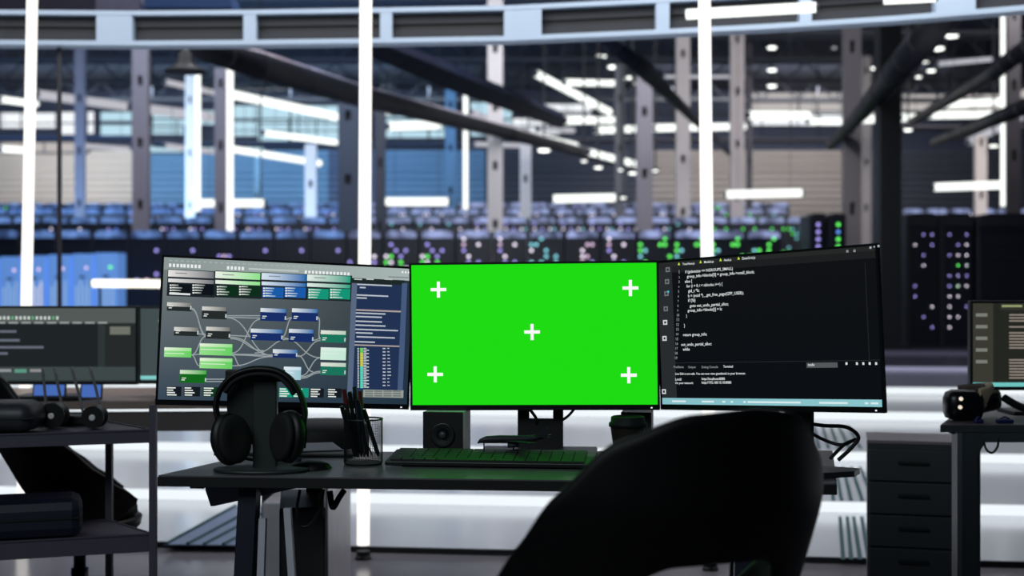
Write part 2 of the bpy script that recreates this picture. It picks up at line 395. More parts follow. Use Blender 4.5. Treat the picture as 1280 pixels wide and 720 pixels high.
# near black rack bank at right and single racks beside the column
bank = [(1153, 'black server rack with violet lights right of the black column', 'ppw', 16), (1196, 'black server rack with white and green lights above the second monitor', 'wwgpp', 46), (1258, 'unlit black server rack at the right edge of the picture', 'k', 0)]
for px, lab, pal, n in bank:
    o = make_rack(.43 if px < 1250 else .76, 1.68, .6, pal, n, .008, px, M_bar0, {k: emis('lednear_'+k, v, 5.0) for k, v in LC.items()}, ztop=1.2)
    o.matrix_basis = Matrix.Translation(((px-640)/F*17.2, 17.2, .388)); tag(o, lab, 'server rack', 'black racks right of the column')
for px, lab, pal in ((1022, 'black server rack with a violet light column left of the perforated post', 'pp'), (1047, 'black server rack with green lights against the perforated post', 'ggkb')):
    o = make_rack(.32, 2.0, .8, pal, 16, .03, px, M_bar0, LM, ztop=.5)
    o.matrix_basis = Matrix.Translation(((px-640)/F*24.2, 24.2, .45)); tag(o, lab, 'server rack', 'slim racks left of the column')
# pale blue cabinets at left
M_bc = mat('blue_cabinet', (110, 150, 200), .4, emit=(74, 116, 180), es=.9, noise=(3, .1)); M_bd = mat('blue_cabinet_gap', (20, 50, 90), .5)  # blue emission stands in for light on the cabinet fronts
SL = emis('glow_slit_blue', (170, 205, 240), .8); SLW = emis('glow_slit_white', (240, 235, 235), 1)  # added glowing slits that brighten the cabinet fronts
for i, (x0, x1) in enumerate(((-32, -4), (0, 26), (30, 57), (60, 87), (91, 116), (119, 147))):
    D = 27; w = (x1-x0)/F*D; X = ((x0+x1)/2-640)/F*D
    top = 1.144+(38+i*1.2)/F*D
    lab = ['pale blue cabinet cut by the left picture edge', 'pale blue cabinet just left of the leftmost light tube', 'pale blue cabinet behind the leftmost light tube', 'pale blue cabinet, third from the right of its row', 'pale blue cabinet with pinkish lights, second from the right of its row', 'pale blue cabinet with a green light at the right end of its row'][i]
    root = empty('blue_cabinet', (X, D, .41), 0, lab, 'cabinet', 'pale blue cabinets at left'); h = top-.41
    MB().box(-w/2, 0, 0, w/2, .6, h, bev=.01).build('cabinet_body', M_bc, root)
    dr = MB().box(-w/2+.02, -.02, .05, w/2-.02, -.001, h-.05).build('door', M_bc, root)
    MB().box(-w*.12, -.05, h*.66, w*.12, -.02, h*.69).build('handle', M_bd, dr)
    mb = MB()
    for k in range(4): mb.box(-w*.33+k*w*.2, -.028, h*.12, -w*.33+k*w*.2+.025, -.02, h*(.55+.08*(k % 2)))
    mb.build('added_glow_slits', SLW if i in (2,) else SL, root)
    MB().lathe([(.03, 0), (.03, .01)], 8, (w*.2, -.03, h*.8), Matrix.Rotation(math.pi/2, 4, 'X')).build('status_light', LM['g'] if i == 5 else LM['k'], root)

# ------------------------------------------------------------------ hall columns, slotted
def hall_col(px, w, D, y0, y1, c, lab, group='slotted steel columns', led=False):
    X = (px-640)/F*D; W = w/F*D
    base = .41 if D < 36 else 1.1 if D < 44 else 1.8 if D < 52 else 2.5
    top = min(10.2, H+(360-y0)/F*D) if y0 > 60 else 9.8
    bot = base if y1 is None else H+(360-y1)/F*D
    bot = base
    root = empty('slotted_column', (X, D, bot), 0, lab, 'column', group); h = top-bot
    m = mat('column_paint_%d_%d_%d' % c, c, .5, noise=(2, .08)); s = W*.34; mb = MB()
    mb.box(-W/2, 0, 0, -W/2+s, W*.6, h); mb.box(W/2-s, 0, 0, W/2, W*.6, h)
    z = 0; pitch = 1.55; gap = .24; segs = []
    off = (px*.13) % 1.2
    zz = off
    last = 0
    while zz < h:
        mb.box(-W/2+s, 0, last, W/2-s, W*.2, max(last+.01, zz)); last = zz+gap; zz += pitch
    if last < h: mb.box(-W/2+s, 0, last, W/2-s, W*.2, h)
    mb.build('post', m, root)
    MB().box(-W/2+s, W*.5, 0, W/2-s, W*.6, h).build('back_web', M_blk, root)
    MB().box(-W*.8, -.05, 0, W*.8, W*.8, .04).build('base_plate', m, root)
    return root
cols = [(99, 12, 40, 60, (96, 92, 104), 'slim grey blue column second from the left edge'),
        (175, 20, 34, 60, (116, 106, 112), 'grey slotted column left of the pendant lamp'),
        (237, 11, 40, 90, (225, 218, 214), 'bright lit slotted column under the black pendant lamp'),
        (276, 16, 34, 85, (108, 100, 108), 'grey slotted column beside the short vertical tube'),
        (388, 14, 42, 180, (190, 176, 170), 'pale short column right of the vertical tube'),
        (321, 8, 48, 195, (150, 190, 210), 'pale cyan distant column between grey column and pale short column'),
        (435, 25, 33, 125, (40, 52, 70), 'wide dark blue column left of the middle light tube'),
        (475, 13, 33, 130, (36, 42, 56), 'dark blue column right of the middle light tube'),
        (563, 13, 49, 112, (90, 140, 180), 'light blue column behind the centre of the hall'),
        (619, 19, 36, 55, (196, 188, 186), 'tall beige slotted column above the green screen'),
        (657, 14, 42, 160, (190, 186, 186), 'short white slotted column right of the tall beige one'),
        (775, 12, 42, 80, (78, 78, 86), 'thin charcoal column left of the broad grey column'),
        (806, 20, 34, 95, (112, 108, 116), 'broad grey column above the right edge of the green screen'),
        (854, 17, 40, 45, (150, 143, 142), 'beige slotted column left of the right light tube'),
        (922, 17, 40, 45, (140, 132, 132), 'beige slotted column right of the right light tube'),
        (937, 7, 48, 45, (80, 76, 84), 'thin dark column directly behind the beige one'),
        (1066, 21, 26, 45, (150, 142, 138), 'broad beige slotted column behind the code monitor corner'),
        (1083, 12, 46, 70, (130, 124, 124), 'narrow grey column behind the broad beige one'),
        (1227, 14, 40, 170, (186, 176, 170), 'beige column in front of the right hanging tube'),
        (1268, 16, 30, 60, (46, 44, 50), 'dark column at the right picture edge')]
for (px, w, D, y0, c, lab) in cols: hall_col(px, w, D, y0, None, c, lab)
# vertical tubes fixed on hall columns
for (px, y0, y1, D, w, lab) in ((287.5, 85, 292, 33.7, 8, 'short vertical tube fixed beside the grey column at left'), (247, 90, 264, 39, 7, 'vertical tube glowing beside the column under the pendant lamp'),
                           (582, 115, 262, 40, 6, 'thin vertical tube left of the tall beige column'), (1254, 18, 258, 32, 6, 'thin vertical tube near the right picture edge')):
    hang_tube((px, y0), (px, y1), D, D, w, lab, name='vertical_tube_light', group='vertical tubes in the hall', rod=0)
for (x0, x1, y, y2, D, lab) in ((250, 330, 254, 254, 35, 'horizontal strip light between the two left columns'), (482, 560, 252, 252, 36, 'horizontal strip light above the gap between left and centre monitors'),
                           (692, 769, 248.5, 247, 36, 'horizontal strip light above the centre monitor'), (908, 1002, 243, 241, 36, 'horizontal strip light above the code monitor'),
                           (1168, 1255, 234, 231, 36, 'horizontal strip light above the black racks at right')):
    hang_tube((x0, y), (x1, y2), D, D, 10, lab)
far = [((0, 124), (45, 130), 8, 'w'), ((47, 118), (165, 134), 11, 's'), ((165, 134), (270, 147), 12, 's'), ((206, 102), (268, 116), 7, 's'), ((290, 118), (422, 146), 10, 'w'), ((205, 182), (268, 190), 7, 's'),  # the two long slanted bars are trusses, their lit look made by emission
       ((288, 186), (400, 204), 8, 'w'), ((670, 92), (762, 140), 9, 'w'), ((706, 103), (768, 104), 8, 'w'), ((706, 151), (766, 150), 9, 'w'), ((744, 163), (798, 161), 9, 'w'), ((815, 160), (930, 158), 9, 'w'),
       ((640, 164), (720, 182), 8, 'w'), ((736, 190), (798, 206), 8, 'w'), ((672, 162), (716, 163), 7, 's'), ((935, 144), (1010, 144), 10, 'w'), ((1010, 152), (1056, 152), 7, 'w'), ((1075, 149), (1100, 149), 10, 'w'),
       ((1125, 147), (1148, 147), 10, 'w'), ((1180, 130), (1256, 127), 9, 'w'), ((1162, 144), (1240, 143), 9, 'w'), ((1172, 80), (1238, 74), 6, 's'), ((484, 158), (548, 156), 11, 'w'), ((588, 140), (640, 160), 8, 's'),
       ((592, 180), (650, 182), 6, 's'), ((0, 186), (30, 188), 8, 'w'), ((1210, 178), (1275, 148), 9, 's'), ((830, 96), (930, 96), 4, 's'), ((100, 182), (160, 186), 6, 's'), ((330, 166), (420, 178), 7, 'w'), ((1040, 60), (1044, 60), 3, 's')]
TS = emis('fixture_soft', (205, 205, 215), .85)
def near_words(a, b):
    x = (a[0]+b[0])/2; y = (a[1]+b[1])/2
    where = 'above the left monitor' if x < 480 else 'above the centre monitor' if x < 800 else 'above the code monitor' if x < 1100 else 'right of the black column'
    return where
seen = {}
LABS = ['short bright roof light at the left edge', 'long pale slanted lit roof truss right of the leftmost tube', 'pale slanted lit roof truss passing behind the pendant lamp', 'thin slanted roof light just under the pendant lamp',
 'long bright slanted roof light left of the middle tube', 'thin low light bar between the grey left columns', 'low slanted light bar ending at the pale short column', 'steep slanted roof light above the green screen',
 'short pale level light near the steep slanted one', 'short bright level light at the foot of the steep slanted one', 'short bright level light left of the broad grey column', 'long level light crossing the beige columns beside the right tube',
 'low slanted light right of the tall beige column', 'low slanted light ending at the broad grey column', 'soft short light left of the broad grey column', 'bright level light left of the broad beige column', 'short level light touching the broad beige column',
 'short level light left of the black column', 'short level light right of the black column', 'level light beside the thin tube at right, upper', 'level light beside the thin tube at right, lower', 'thin high light bar between the dark pipes at right',
 'thick level light right of the middle tube', 'pale slanted light beside the tall beige column', 'thin low light bar behind the tall beige column', 'short low light at the left edge', 'pale rising light bar under the lowest dark pipe',
 'thin grey light bar behind the right tube', 'thin low light bar right of the leftmost tube', 'bright lower light bar left of the dark blue column', 'tiny light beside the broad beige column']
for (a, b, w, k), lab in zip(far, LABS):
    hang_tube(a, b, 41, 44, w, lab, name='roof_light', m=TUBE_FAR if k == 'w' else TS, group='roof strip lights', rod=1.2)
# high bay lamps
bays_ = [(547, 75, 11), (583, 90, 5), (604, 100, 10), (751, 70, 12), (767, 83, 11), (785, 97, 11), (794, 102, 10), (648, 119, 8), (965, 59, 9), (965, 73, 9), (965, 87, 9), (965, 107, 9), (1190, 44, 12), (1173, 60, 11), (1156, 76, 9), (1093, 85, 7),
         (424, 121, 4), (478, 142, 6), (486, 141, 6), (730, 201, 5), (777, 212, 6), (791, 216, 8), (819, 213, 5), (748, 209, 8), (326, 253, 5), (779, 247, 5), (680, 187, 12), (1164, 88, 8), (1148, 96, 6), (1133, 100, 5), (826, 100, 7), (1135, 162, 8), (1242, 182, 8)]
M_shade = mat('lamp_shade_black', (14, 15, 20), .5)
LAMPL = emis('high_bay_glow', (252, 255, 248), 3.0)
for i, (x, y, w) in enumerate(bays_):
    D = min(56, max(30, 8.1*F/(360-y))) if y < 150 else 38+(i % 3)*.8; p = P(x, y, D); r = w/2/F*D; r = max(.08, r*1.2)
    side = 'left of' if x < 640 else 'right of'
    near = 'the steep slanted roof light' if 700 < x < 840 else 'the wide dark duct' if x < 660 else 'the beige columns' if 940 < x < 990 else 'the black column'
    root = empty('high_bay_lamp', p, 0, 'small round glowing lamp under the roof near %s' % near, 'light', 'high bay lamps near '+near)
    MB().lathe([(r*.8, -r*.35), (r, -r*.25), (r, 0)], 12).build('diffuser', LAMPL, root, smooth=True)
    MB().lathe([(r*1.05, 0), (r*.5, r*.5), (.03, r*.7), (.02, 10.18-p.z)], 12).build('housing', M_shade, root)
# black pendant lamp at upper left
p = P(232, 90, 12); root = empty('pendant_lamp', p, 0, 'black bell shaped pendant lamp hanging under the girder at left', 'lamp')
MB().lathe([(.185, 0), (.18, .012), (.10, .055), (.075, .09), (.065, .165), (.03, .19), (.02, .2)], 28).build('lamp_shade', M_shade, root, smooth=True)
MB().tube([(0, 0, .2), (0, 0, 1.4)], .012, 8).build('cord', M_shade, root)
MB().lathe([(.04, .01), (.05, .03), (.03, .07)], 16).build('bulb', mat('frosted_bulb', (120, 120, 128), .3), root)

# dark ducts, beams and pipes running into the hall
M_duct = mat('duct_black', (16, 19, 27), .5, noise=(3, .2)); M_dbl = mat('beam_navy', (20, 28, 52), .6); M_pipe = mat('pipe_dark', (30, 31, 37), .4); M_hilite = mat('duct_highlight_pale', (215, 205, 215), .5)
def run(name, pts, lab, cat, m, sides=14, lip=False, flat=None):
    q = [P(x, y, D) for x, y, D, r in pts]; rr = [r/F*D for x, y, D, r in pts]
    root = empty(name, q[0], 0, lab, cat)
    MB().tube(q, rr, sides, flat=flat).build('run', m, root, smooth=sides > 6, world=True)
    for i in range(1, 9):
        t = i/9
        # joint collars along the run
        k = t*(len(q)-1); j = min(int(k), len(q)-2); u = k-j; c = q[j].lerp(q[j+1], u); rad = rr[j]*(1-u)+rr[j+1]*u; d = (q[j+1]-q[j]).normalized()
        MB().tube([c-d*.06, c+d*.06], rad*1.05, sides, flat=flat).build('joint_collar', m, root, world=True)
    if lip:
        mb = MB(); mb.tube([v+Vector((0, -r*.3, r*1.0)) for v, r in zip(q, rr)], [r*.17 for r in rr], 8); mb.build('edge_highlight', M_hilite, root, world=True)  # pale strip painted as the highlight along the duct's top edge
    return root
run('roof_duct', [(225, 52, 13, 13), (330, 85, 17, 17), (455, 122, 24, 13), (600, 158, 34, 9), (820, 214, 52, 4)], 'long wide black duct descending from upper left behind the middle tube', 'duct', M_duct, lip=True)
run('roof_beam', [(430, 42, 14, 15), (560, 95, 20, 17), (700, 150, 34, 11)], 'dark navy beam sloping above the green screen', 'beam', M_dbl, sides=4)
run('roof_pipe', [(744, 40, 13, 5), (800, 82, 18, 12), (830, 112, 24, 8), (912, 192, 44, 3)], 'dark navy pipe sloping down toward the right light tube', 'pipe', M_dbl)
run('roof_pipe', [(1180, 18, 10, 20), (1120, 90, 14, 17), (1078, 140, 20, 10), (1038, 182, 30, 6)], 'thick black pipe crossing the black column', 'pipe', M_duct)
run('roof_pipe', [(1310, 40, 12, 12), (1240, 92, 17, 10), (1140, 152, 30, 5)], 'dark pipe sloping left of the right picture edge, upper', 'pipe', M_pipe)
run('roof_pipe', [(1320, 118, 14, 11), (1240, 150, 19, 9), (1168, 178, 30, 5)], 'dark pipe sloping at the right picture edge, lower', 'pipe', M_pipe)
# cross beams at the very top behind the girder
for (x0, y0, x1, y1, w, c, lab) in ((-20, 6, 120, 2, 22, (50, 46, 66), 'dark violet cross beam above the girder at the left corner'), (118, 8, 174, 6, 22, (110, 108, 130), 'grey box beam above the girder plate at left'), (180, 3, 290, 3, 14, (50, 84, 136), 'blue roof panel above the girder at left'),
                               (1020, -4, 1290, -20, 24, (40, 40, 50), 'dark cross beam above the girder at right')):
    a = P(x0, y0, 11); b = P(x1, y1, 11); hw = w/2/F*11; root = empty('cross_beam', a, 0, lab, 'beam')
    MB().box(a.x, 11, min(a.z, b.z)-hw, b.x, 11.3, max(a.z, b.z)+hw, bev=.004).build('beam_body', mat('crossbeam_%d_%d_%d' % c, c, .6), root, world=True)
    MB().box(a.x, 10.97, min(a.z, b.z)-hw, b.x, 11.33, min(a.z, b.z)-hw+.012).build('flange', mat('crossbeam_%d_%d_%d' % c, c, .6), root, world=True)
# catwalks in the hall
M_cat = mat('catwalk_beige', (120, 116, 124), .6)
for (x0, x1, y, D, lab) in ((-20, 165, 170, 50, 'steel catwalk crossing the hall at left under the windows'), (186, 640, 178, 54, 'long steel catwalk crossing the hall behind the middle tube'), (660, 1062, 172, 54, 'steel catwalk crossing behind the beige columns'), (1125, 1300, 156, 50, 'steel catwalk right of the black column')):
    a = P(x0, y, D); b = P(x1, y, D); root = empty('catwalk', a, 0, lab, 'catwalk')
    MB().box(a.x, D, a.z-.1, b.x, D+1, a.z).build('deck', M_cat if x0 > 600 else mat('catwalk_blue', (70, 84, 116), .6), root, world=True)
    mb = MB(); mb.box(a.x, D, a.z+.9, b.x, D+.05, a.z+.96); mb.box(a.x, D, a.z+.45, b.x, D+.04, a.z+.49)
    n = int((b.x-a.x)/1.1)
    for k in range(n+1): x = a.x+(b.x-a.x)*k/n; mb.box(x-.02, D, a.z, x+.02, D+.04, a.z+.96)
    mb.build('railing', M_joist, root, world=True)
    for k in range(0, n+1, 5): x = a.x+(b.x-a.x)*k/n; MB().box(x-.03, D+.45, a.z, x+.03, D+.5, 10.15).build('hanger', M_joist, root, world=True)

# ------------------------------------------------------------------ main desk
DY = math.radians(4.9)
fl = onz(198, 594, .74); fr = onz(1045, 604, .74)
ux = (fr-fl).normalized(); ang = math.atan2(ux.y, ux.x); W = (fr-fl).length
desk = empty('desk', (fl.x, fl.y, 0), ang, 'dark topped work desk carrying the three monitors and keyboard', 'desk')
MD = Matrix.Translation((fl.x, fl.y, 0)) @ Matrix.Rotation(ang, 4, 'Z'); MDI = MD.inverted()
def dk(px, py, z=.74): return MDI @ onz(px, py, z)
M_dtop = mat('desk_top_grey', (96, 92, 98), .3, spec=.5, noise=(20, .1)); M_dedge = mat('desk_edge_black', (17, 19, 21), .5); M_leg = mat('desk_leg_navy', (20, 24, 38), .45); M_legs = mat('desk_leg_silver', (190, 190, 200), .4)
DEP = .60
bl_ = MDI @ onz(328, 565, .74); br_ = MDI @ onz(1040, 563, .74)
def dpoly(z0, z1, g):
    q = [(-g, -g), (W+g, -g), (br_.x+g, br_.y+g), (bl_.x-g, bl_.y+g)]
    return MB().add([Vector((x, y, z0)) for x, y in q]+[Vector((x, y, z1)) for x, y in q], [(0,1,2,3),(4,5,6,7),(0,1,5,4),(1,2,6,5),(2,3,7,6),(3,0,4,7)])
def _add(s, *a): MB._o(s, *a); return s
MB._o = MB.add; MB.add = _add
dpoly(.737, .74, 0).build('desktop', M_dtop, desk)
dpoly(.716, .7368, .002).build('edge_band', M_dedge, desk)
# cable tray / modesty panel beneath
m1 = MB(); 
m1.prism([(.065, .715), (.066, .69), (.078, .655), (.085, .655), (.35, .715)], .12, .135); m1.build('bracket_panel', mat('bracket_grey', (88, 92, 106), .35), desk)
MB().box(.05, .06, .703, .08, .1, .716).build('screw_block', M_dedge, desk)
def legpair(x, name='leg', back=.07):
    for (y0, y1, mm) in ((.06, .0, M_leg), (.50, .56, M_leg)):
        m = MB(); q_ = 0 if y0 < .2 else back; y0 = min(y0, .40); y1 = min(y1, .42); a = Vector((x+.04+q_, y0, .714)); b = Vector((x+.018+q_, y1, .01)); w = .020
        m.add([a+Vector((-w,-w,0)), a+Vector((w,-w,0)), a+Vector((w,w,0)), a+Vector((-w,w,0)), b+Vector((-w,-w,-.01)), b+Vector((w,-w,-.01)), b+Vector((w,w,-.01)), b+Vector((-w,w,-.01))],
              [(0,1,2,3),(4,5,6,7),(0,1,5,4),(1,2,6,5),(2,3,7,6),(3,0,4,7)])
        m.build(name, mm, desk)
legpair(.145); legpair(W-.22, back=.02)
for (xa, za, xb, zb, y) in ((.222, .645, .200, .01, .03), (.276, .668, .322, .01, .03)):
    m = MB(); w = .0075; a = Vector((xa, y, za)); b = Vector((xb, y, zb-.01))
    m.add([a+Vector((-w,-w,0)), a+Vector((w,-w,0)), a+Vector((w,w,0)), a+Vector((-w,w,0)), b+Vector((-w,-w,0)), b+Vector((w,-w,0)), b+Vector((w,w,0)), b+Vector((-w,w,0))], [(0,1,2,3),(4,5,6,7),(0,1,5,4),(1,2,6,5),(2,3,7,6),(3,0,4,7)])
    m.build('brace', M_legs, desk)
MB().box(.52, .30, .69, W-.16, .33, .714).build('crossbar', M_dedge, desk)
# computer tower hanging under the desk
cx = (MDI @ P(379, 660, 3.2))
pc = empty('computer_tower', MD @ Vector((cx.x-.005, .30, 0)), math.radians(9), 'black computer tower standing under the left half of the desk', 'computer')
MB().box(-.052, -.16, .02, .052, .13, .65, bev=.006).build('case', mat('tower_case', (40, 41, 42), .45), pc)
mb = MB()
for k in range(6): mb.box(-.04, -.166, .1+k*.05, .04, -.159, .12+k*.05)
mb.build('front_grille', M_blk, pc)
mb = MB()
for sx in (-.05, .03):
    for sy in (-.15, .13): mb.box(sx, sy, 0, sx+.02, sy+.02, .02)
mb.build('foot', M_blk, pc)
def cable(name, pts, r, lab, group=None, m=None):
    # Catmull-Rom through points
    q = [Vector(p) for p in pts]; out = []
    e = [q[0]*2-q[1]]+q+[q[-1]*2-q[-2]]
    for i in range(1, len(e)-2):
        for k in range(8):
            t = k/8; a, b, c, d = e[i-1:i+3]
            out.append(.5*((2*b)+(c-a)*t+(2*a-5*b+4*c-d)*t*t+(3*b-a-3*c+d)*t**3))
    out.append(q[-1]); mb = MB().tube(out, r, 8); o = mb.build(name, m or mat('cable_rubber', (9, 11, 13), .5), smooth=True)
    return tag(o, lab, 'cable', group)
cable('cable', [P(375, 612, 3.0), P(371, 640, 2.99), P(376, 657, 2.99), P(388, 655, 2.99), P(399, 636, 2.99), P(404, 612, 3.0)], .0035, 'black cable looped below the desk beside the tower', 'cables under the desk')
cable('cable', [P(405, 612, 3.0), P(403, 630, 2.99), P(405, 648, 2.985)], .0025, 'short thin cable end hanging under the desk', 'cables under the desk')
cable('cable', [P(412, 614, 3.0), P(416, 634, 2.99), P(424, 622, 2.99), P(430, 613, 3.0)], .007, 'thick cable bundle hanging at the tower corner under the desk', 'cables under the desk')

# ------------------------------------------------------------------ monitors
M_bez = mat('monitor_bezel', (8, 9, 11), .35); M_plas = mat('monitor_plastic', (14, 15, 18), .5)
class Mon:
    """monitor body from two lower corners; local frame x right, y away from the viewer, z up, origin on the desk under its centre"""
    def __init__(s, name, cl, cr, Dl, Dr, label, h=None):
        s.bl = P(*cl, Dl); s.br = P(*cr, Dr)
        d = s.br-s.bl; s.w = d.length; s.h = h or s.w*9/16+.012
        s.ux = d.normalized(); n = Vector((-s.ux.y, s.ux.x, 0)).normalized(); s.n = n       # away from viewer
        s.uz = s.ux.cross(n).normalized()
        if s.uz.z < 0: s.uz = -s.uz
        c = (s.bl+s.br)/2
        s.root = empty(name, (c.x, c.y, .74), math.atan2(s.ux.y, s.ux.x), label, 'monitor')
        s.M = Matrix(((s.ux.x, n.x, s.uz.x, s.bl.x), (s.ux.y, n.y, s.uz.y, s.bl.y), (s.ux.z, n.z, s.uz.z, s.bl.z), (0,0,0,1)))
        w, h = s.w, s.h
        mb = MB(); mb.box(0, .001, 0, w, .012, h, M=s.M, bev=.0015); mb.box(w*.12, .012, h*.1, w*.88, .04, h*.9, M=s.M, bev=.008); mb.build('housing', M_plas, s.root, world=True)
        s.x0 = .0055; s.x1 = w-.0055; s.z0 = .013; s.z1 = h-.0055
        mb = MB(); b = .0
        mb.box(0, 0, 0, w, .002, s.z0, M=s.M); mb.box(0, 0, s.z1, w, .002, h, M=s.M); mb.box(0, 0, s.z0, s.x0, .002, s.z1, M=s.M); mb.box(s.x1, 0, s.z0, w, .002, s.z1, M=s.M)
        mb.build('bezel', M_bez, s.root, world=True)
        mb = MB(); mb.box(w-.022, -.0006, .004, w-.018, 0, .007, M=s.M); mb.build('power_light', emis('power_led', (235, 235, 250), 1.2), s.root, world=True)
        s.g = MB(); s.g.hascol = True; s.layer = 0
    def uv(s, px, py):
        d = Vector(((px-640)/F, 1, -(py-360)/F)); o = Vector((0,0,H))
        t = (s.bl-o).dot(s.n)/d.dot(s.n); p = o+d*t; q = s.M.inverted() @ p
        return ((q.x-s.x0)/(s.x1-s.x0), 1-(q.z-s.z0)/(s.z1-s.z0))
    def loc(s, u, v, lift): return s.M @ Vector((s.x0+(s.x1-s.x0)*u, .0008-lift, s.z0+(s.z1-s.z0)*(1-v)))
    def screen(s, cs):
        mb = MB(); mb.hascol = True
        vs = [s.loc(0, 1, 0), s.loc(1, 1, 0), s.loc(1, 0, 0), s.loc(0, 0, 0)]; 
        N = 6; vs = []; cc = []
        TL, TR, BR, BL = [Vector(lin(c)) for c in cs]
        for j in range(N+1):
            for i in range(N+1):
                u = i/N; v = j/N; vs.append(s.loc(u, v, 0)); cc.append(tuple((TL*(1-u)+TR*u)*(1-v)+(BL*(1-u)+BR*u)*v))
        for j in range(N):
            for i in range(N):
                f = (j*(N+1)+i, (j+1)*(N+1)+i, (j+1)*(N+1)+i+1, j*(N+1)+i+1); mb.f.append(list(f)); mb.m.append(0); mb.c.append([cc[k] for k in f])
        mb.v = vs; s.scr = mb.build('screen', vcol(), s.root, world=True)
    def quad(s, u0, v0, u1, v1, cl, cr=None):
        s.layer += 1; l = .0001+s.layer*.0000035; cl = lin(cl); cr = lin(cr) if cr else cl
        o = len(s.g.v); s.g.v += [s.loc(u0, v1, l), s.loc(u1, v1, l), s.loc(u1, v0, l), s.loc(u0, v0, l)]
        s.g.f.append([o, o+1, o+2, o+3]); s.g.m.append(0); s.g.c.append([cl, cr, cr, cl])
    def line(s, pts, wd, c):
        # pts in uv, smooth strip
        s.layer += 1; l = .0001+s.layer*.0000035; c = lin(c); asp = 16/9
        for (a, b) in zip(pts, pts[1:]):
            dx = (b[0]-a[0])*asp; dy = b[1]-a[1]; L = math.hypot(dx, dy) or 1; nx = -dy/L*wd/asp/2; ny = dx/L*wd/2
            o = len(s.g.v); s.g.v += [s.loc(a[0]-nx, a[1]-ny, l), s.loc(b[0]-nx, b[1]-ny, l), s.loc(b[0]+nx, b[1]+ny, l), s.loc(a[0]+nx, a[1]+ny, l)]
            s.g.f.append([o, o+1, o+2, o+3]); s.g.m.append(0); s.g.c.append([c]*4)
    def text(s, t, u, v, c, u1=None, size=None):
        vs, fs = textmesh(t); 
        if not vs: return
        w = max(p[0] for p in vs)-min(p[0] for p in vs); x0 = min(p[0] for p in vs)
        k = (u1-u)/w if u1 else size
        s.layer += 1; l = .0001+s.layer*.0000035; c = lin(c); o = len(s.g.v)
        s.g.v += [s.loc(u+(p[0]-x0)*k, v-p[1]*k*16/9, l) for p in vs]
        for f in fs: s.g.f.append([i+o for i in f]); s.g.m.append(0); s.g.c.append([c]*len(f))
    def finish(s, name='screen_graphics'):
        o = s.g.build(name, vcol(), s.root, world=True); 
        # make it a sub-part of the screen (identity frame under it)
        o.parent = s.scr; return o
TC = {}
def textmesh(t):
    if t in TC: return TC[t]
    cu = bpy.data.curves.new('t', 'FONT'); cu.body = t; cu.resolution_u = 2; cu.size = 1; cu.offset = .012
    ob = bpy.data.objects.new('t', cu); COL.objects.link(ob)
    dg = bpy.context.evaluated_depsgraph_get(); me = ob.evaluated_get(dg).to_mesh()
    vs = [(v.co.x, v.co.y) for v in me.vertices]; fs = [list(p.vertices) for p in me.polygons]
    # keep faces facing the viewer consistently
    ob.evaluated_get(dg).to_mesh_clear(); bpy.data.objects.remove(ob); bpy.data.curves.remove(cu)
    TC[t] = (vs, fs); return TC[t]

# --- centre: green screen
mc = Mon('monitor', (513, 513), (825, 512.5), 3.33, 3.28, 'centre monitor showing a plain green screen with five white crosses', .361)
g = (30, 219, 20); mc.screen([g]*4)
for (x, y) in ((548, 362), (788, 360), (665, 415), (544, 468), (786, 469)):
    u, v = mc.uv(x, y); a = 10/311; t = 2.0/311
    mc.quad(u-a, v-t*16/9, u+a, v+t*16/9, (250, 250, 250)); mc.quad(u-t, v-a*16/9, u+t, v+a*16/9, (250, 250, 250))
    mc.finish('tracking_cross'); mc.g = MB(); mc.g.hascol = True
# --- left: node graph
ml = Mon('monitor', (194, 506), (511, 512), 3.27, 3.44, 'left monitor showing a node graph with green, blue and grey boxes')
ml.screen([(118, 126, 126), (38, 50, 54), (34, 52, 66), (54, 70, 86)])
def LU(x, y): return ml.uv(190+x/3.427, 310+y/3.427)
def lq(x0, y0, x1, y1, c, c2=None):
    a = LU(x0, y0); b = LU(x1, y1)
    ml.quad(a[0], a[1], b[0], a[1]+(y1-y0)/3.427/178, c, c2)
ml.quad(0, 0, 1, .088, (138, 150, 148), (166, 180, 178))
for k in range(40): ml.quad(.02+k*.022, .018+.0, .02+k*.022+.012, .026, (165, 176, 174))
for (u0, n, y) in ((.02, 4, .055), (.075, 5, .055), (.245, 5, .055), (.555, 13, .06)):
    for k in range(n): ml.quad(u0+k*.0145, y-.012, u0+k*.0145+.009, y+.012, (232, 236, 234))
ml.quad(.33, .048, .53, .062, (185, 195, 192)); 
for k in range(3): ml.quad(.955+k*.013, .02, .962+k*.013, .034, (235, 240, 238))
ml.quad(.9, .062, .985, .07, (120, 132, 130))
grp = [(70, 265, (228, 226, 224), (112, 116, 122), (14, 20, 26)), (272, 463, (232, 240, 228), (140, 226, 140), (14, 46, 28)), (470, 660, (214, 228, 240), (30, 104, 172), (26, 90, 168)), (665, 850, (226, 236, 230), (22, 158, 128), (20, 148, 118))]
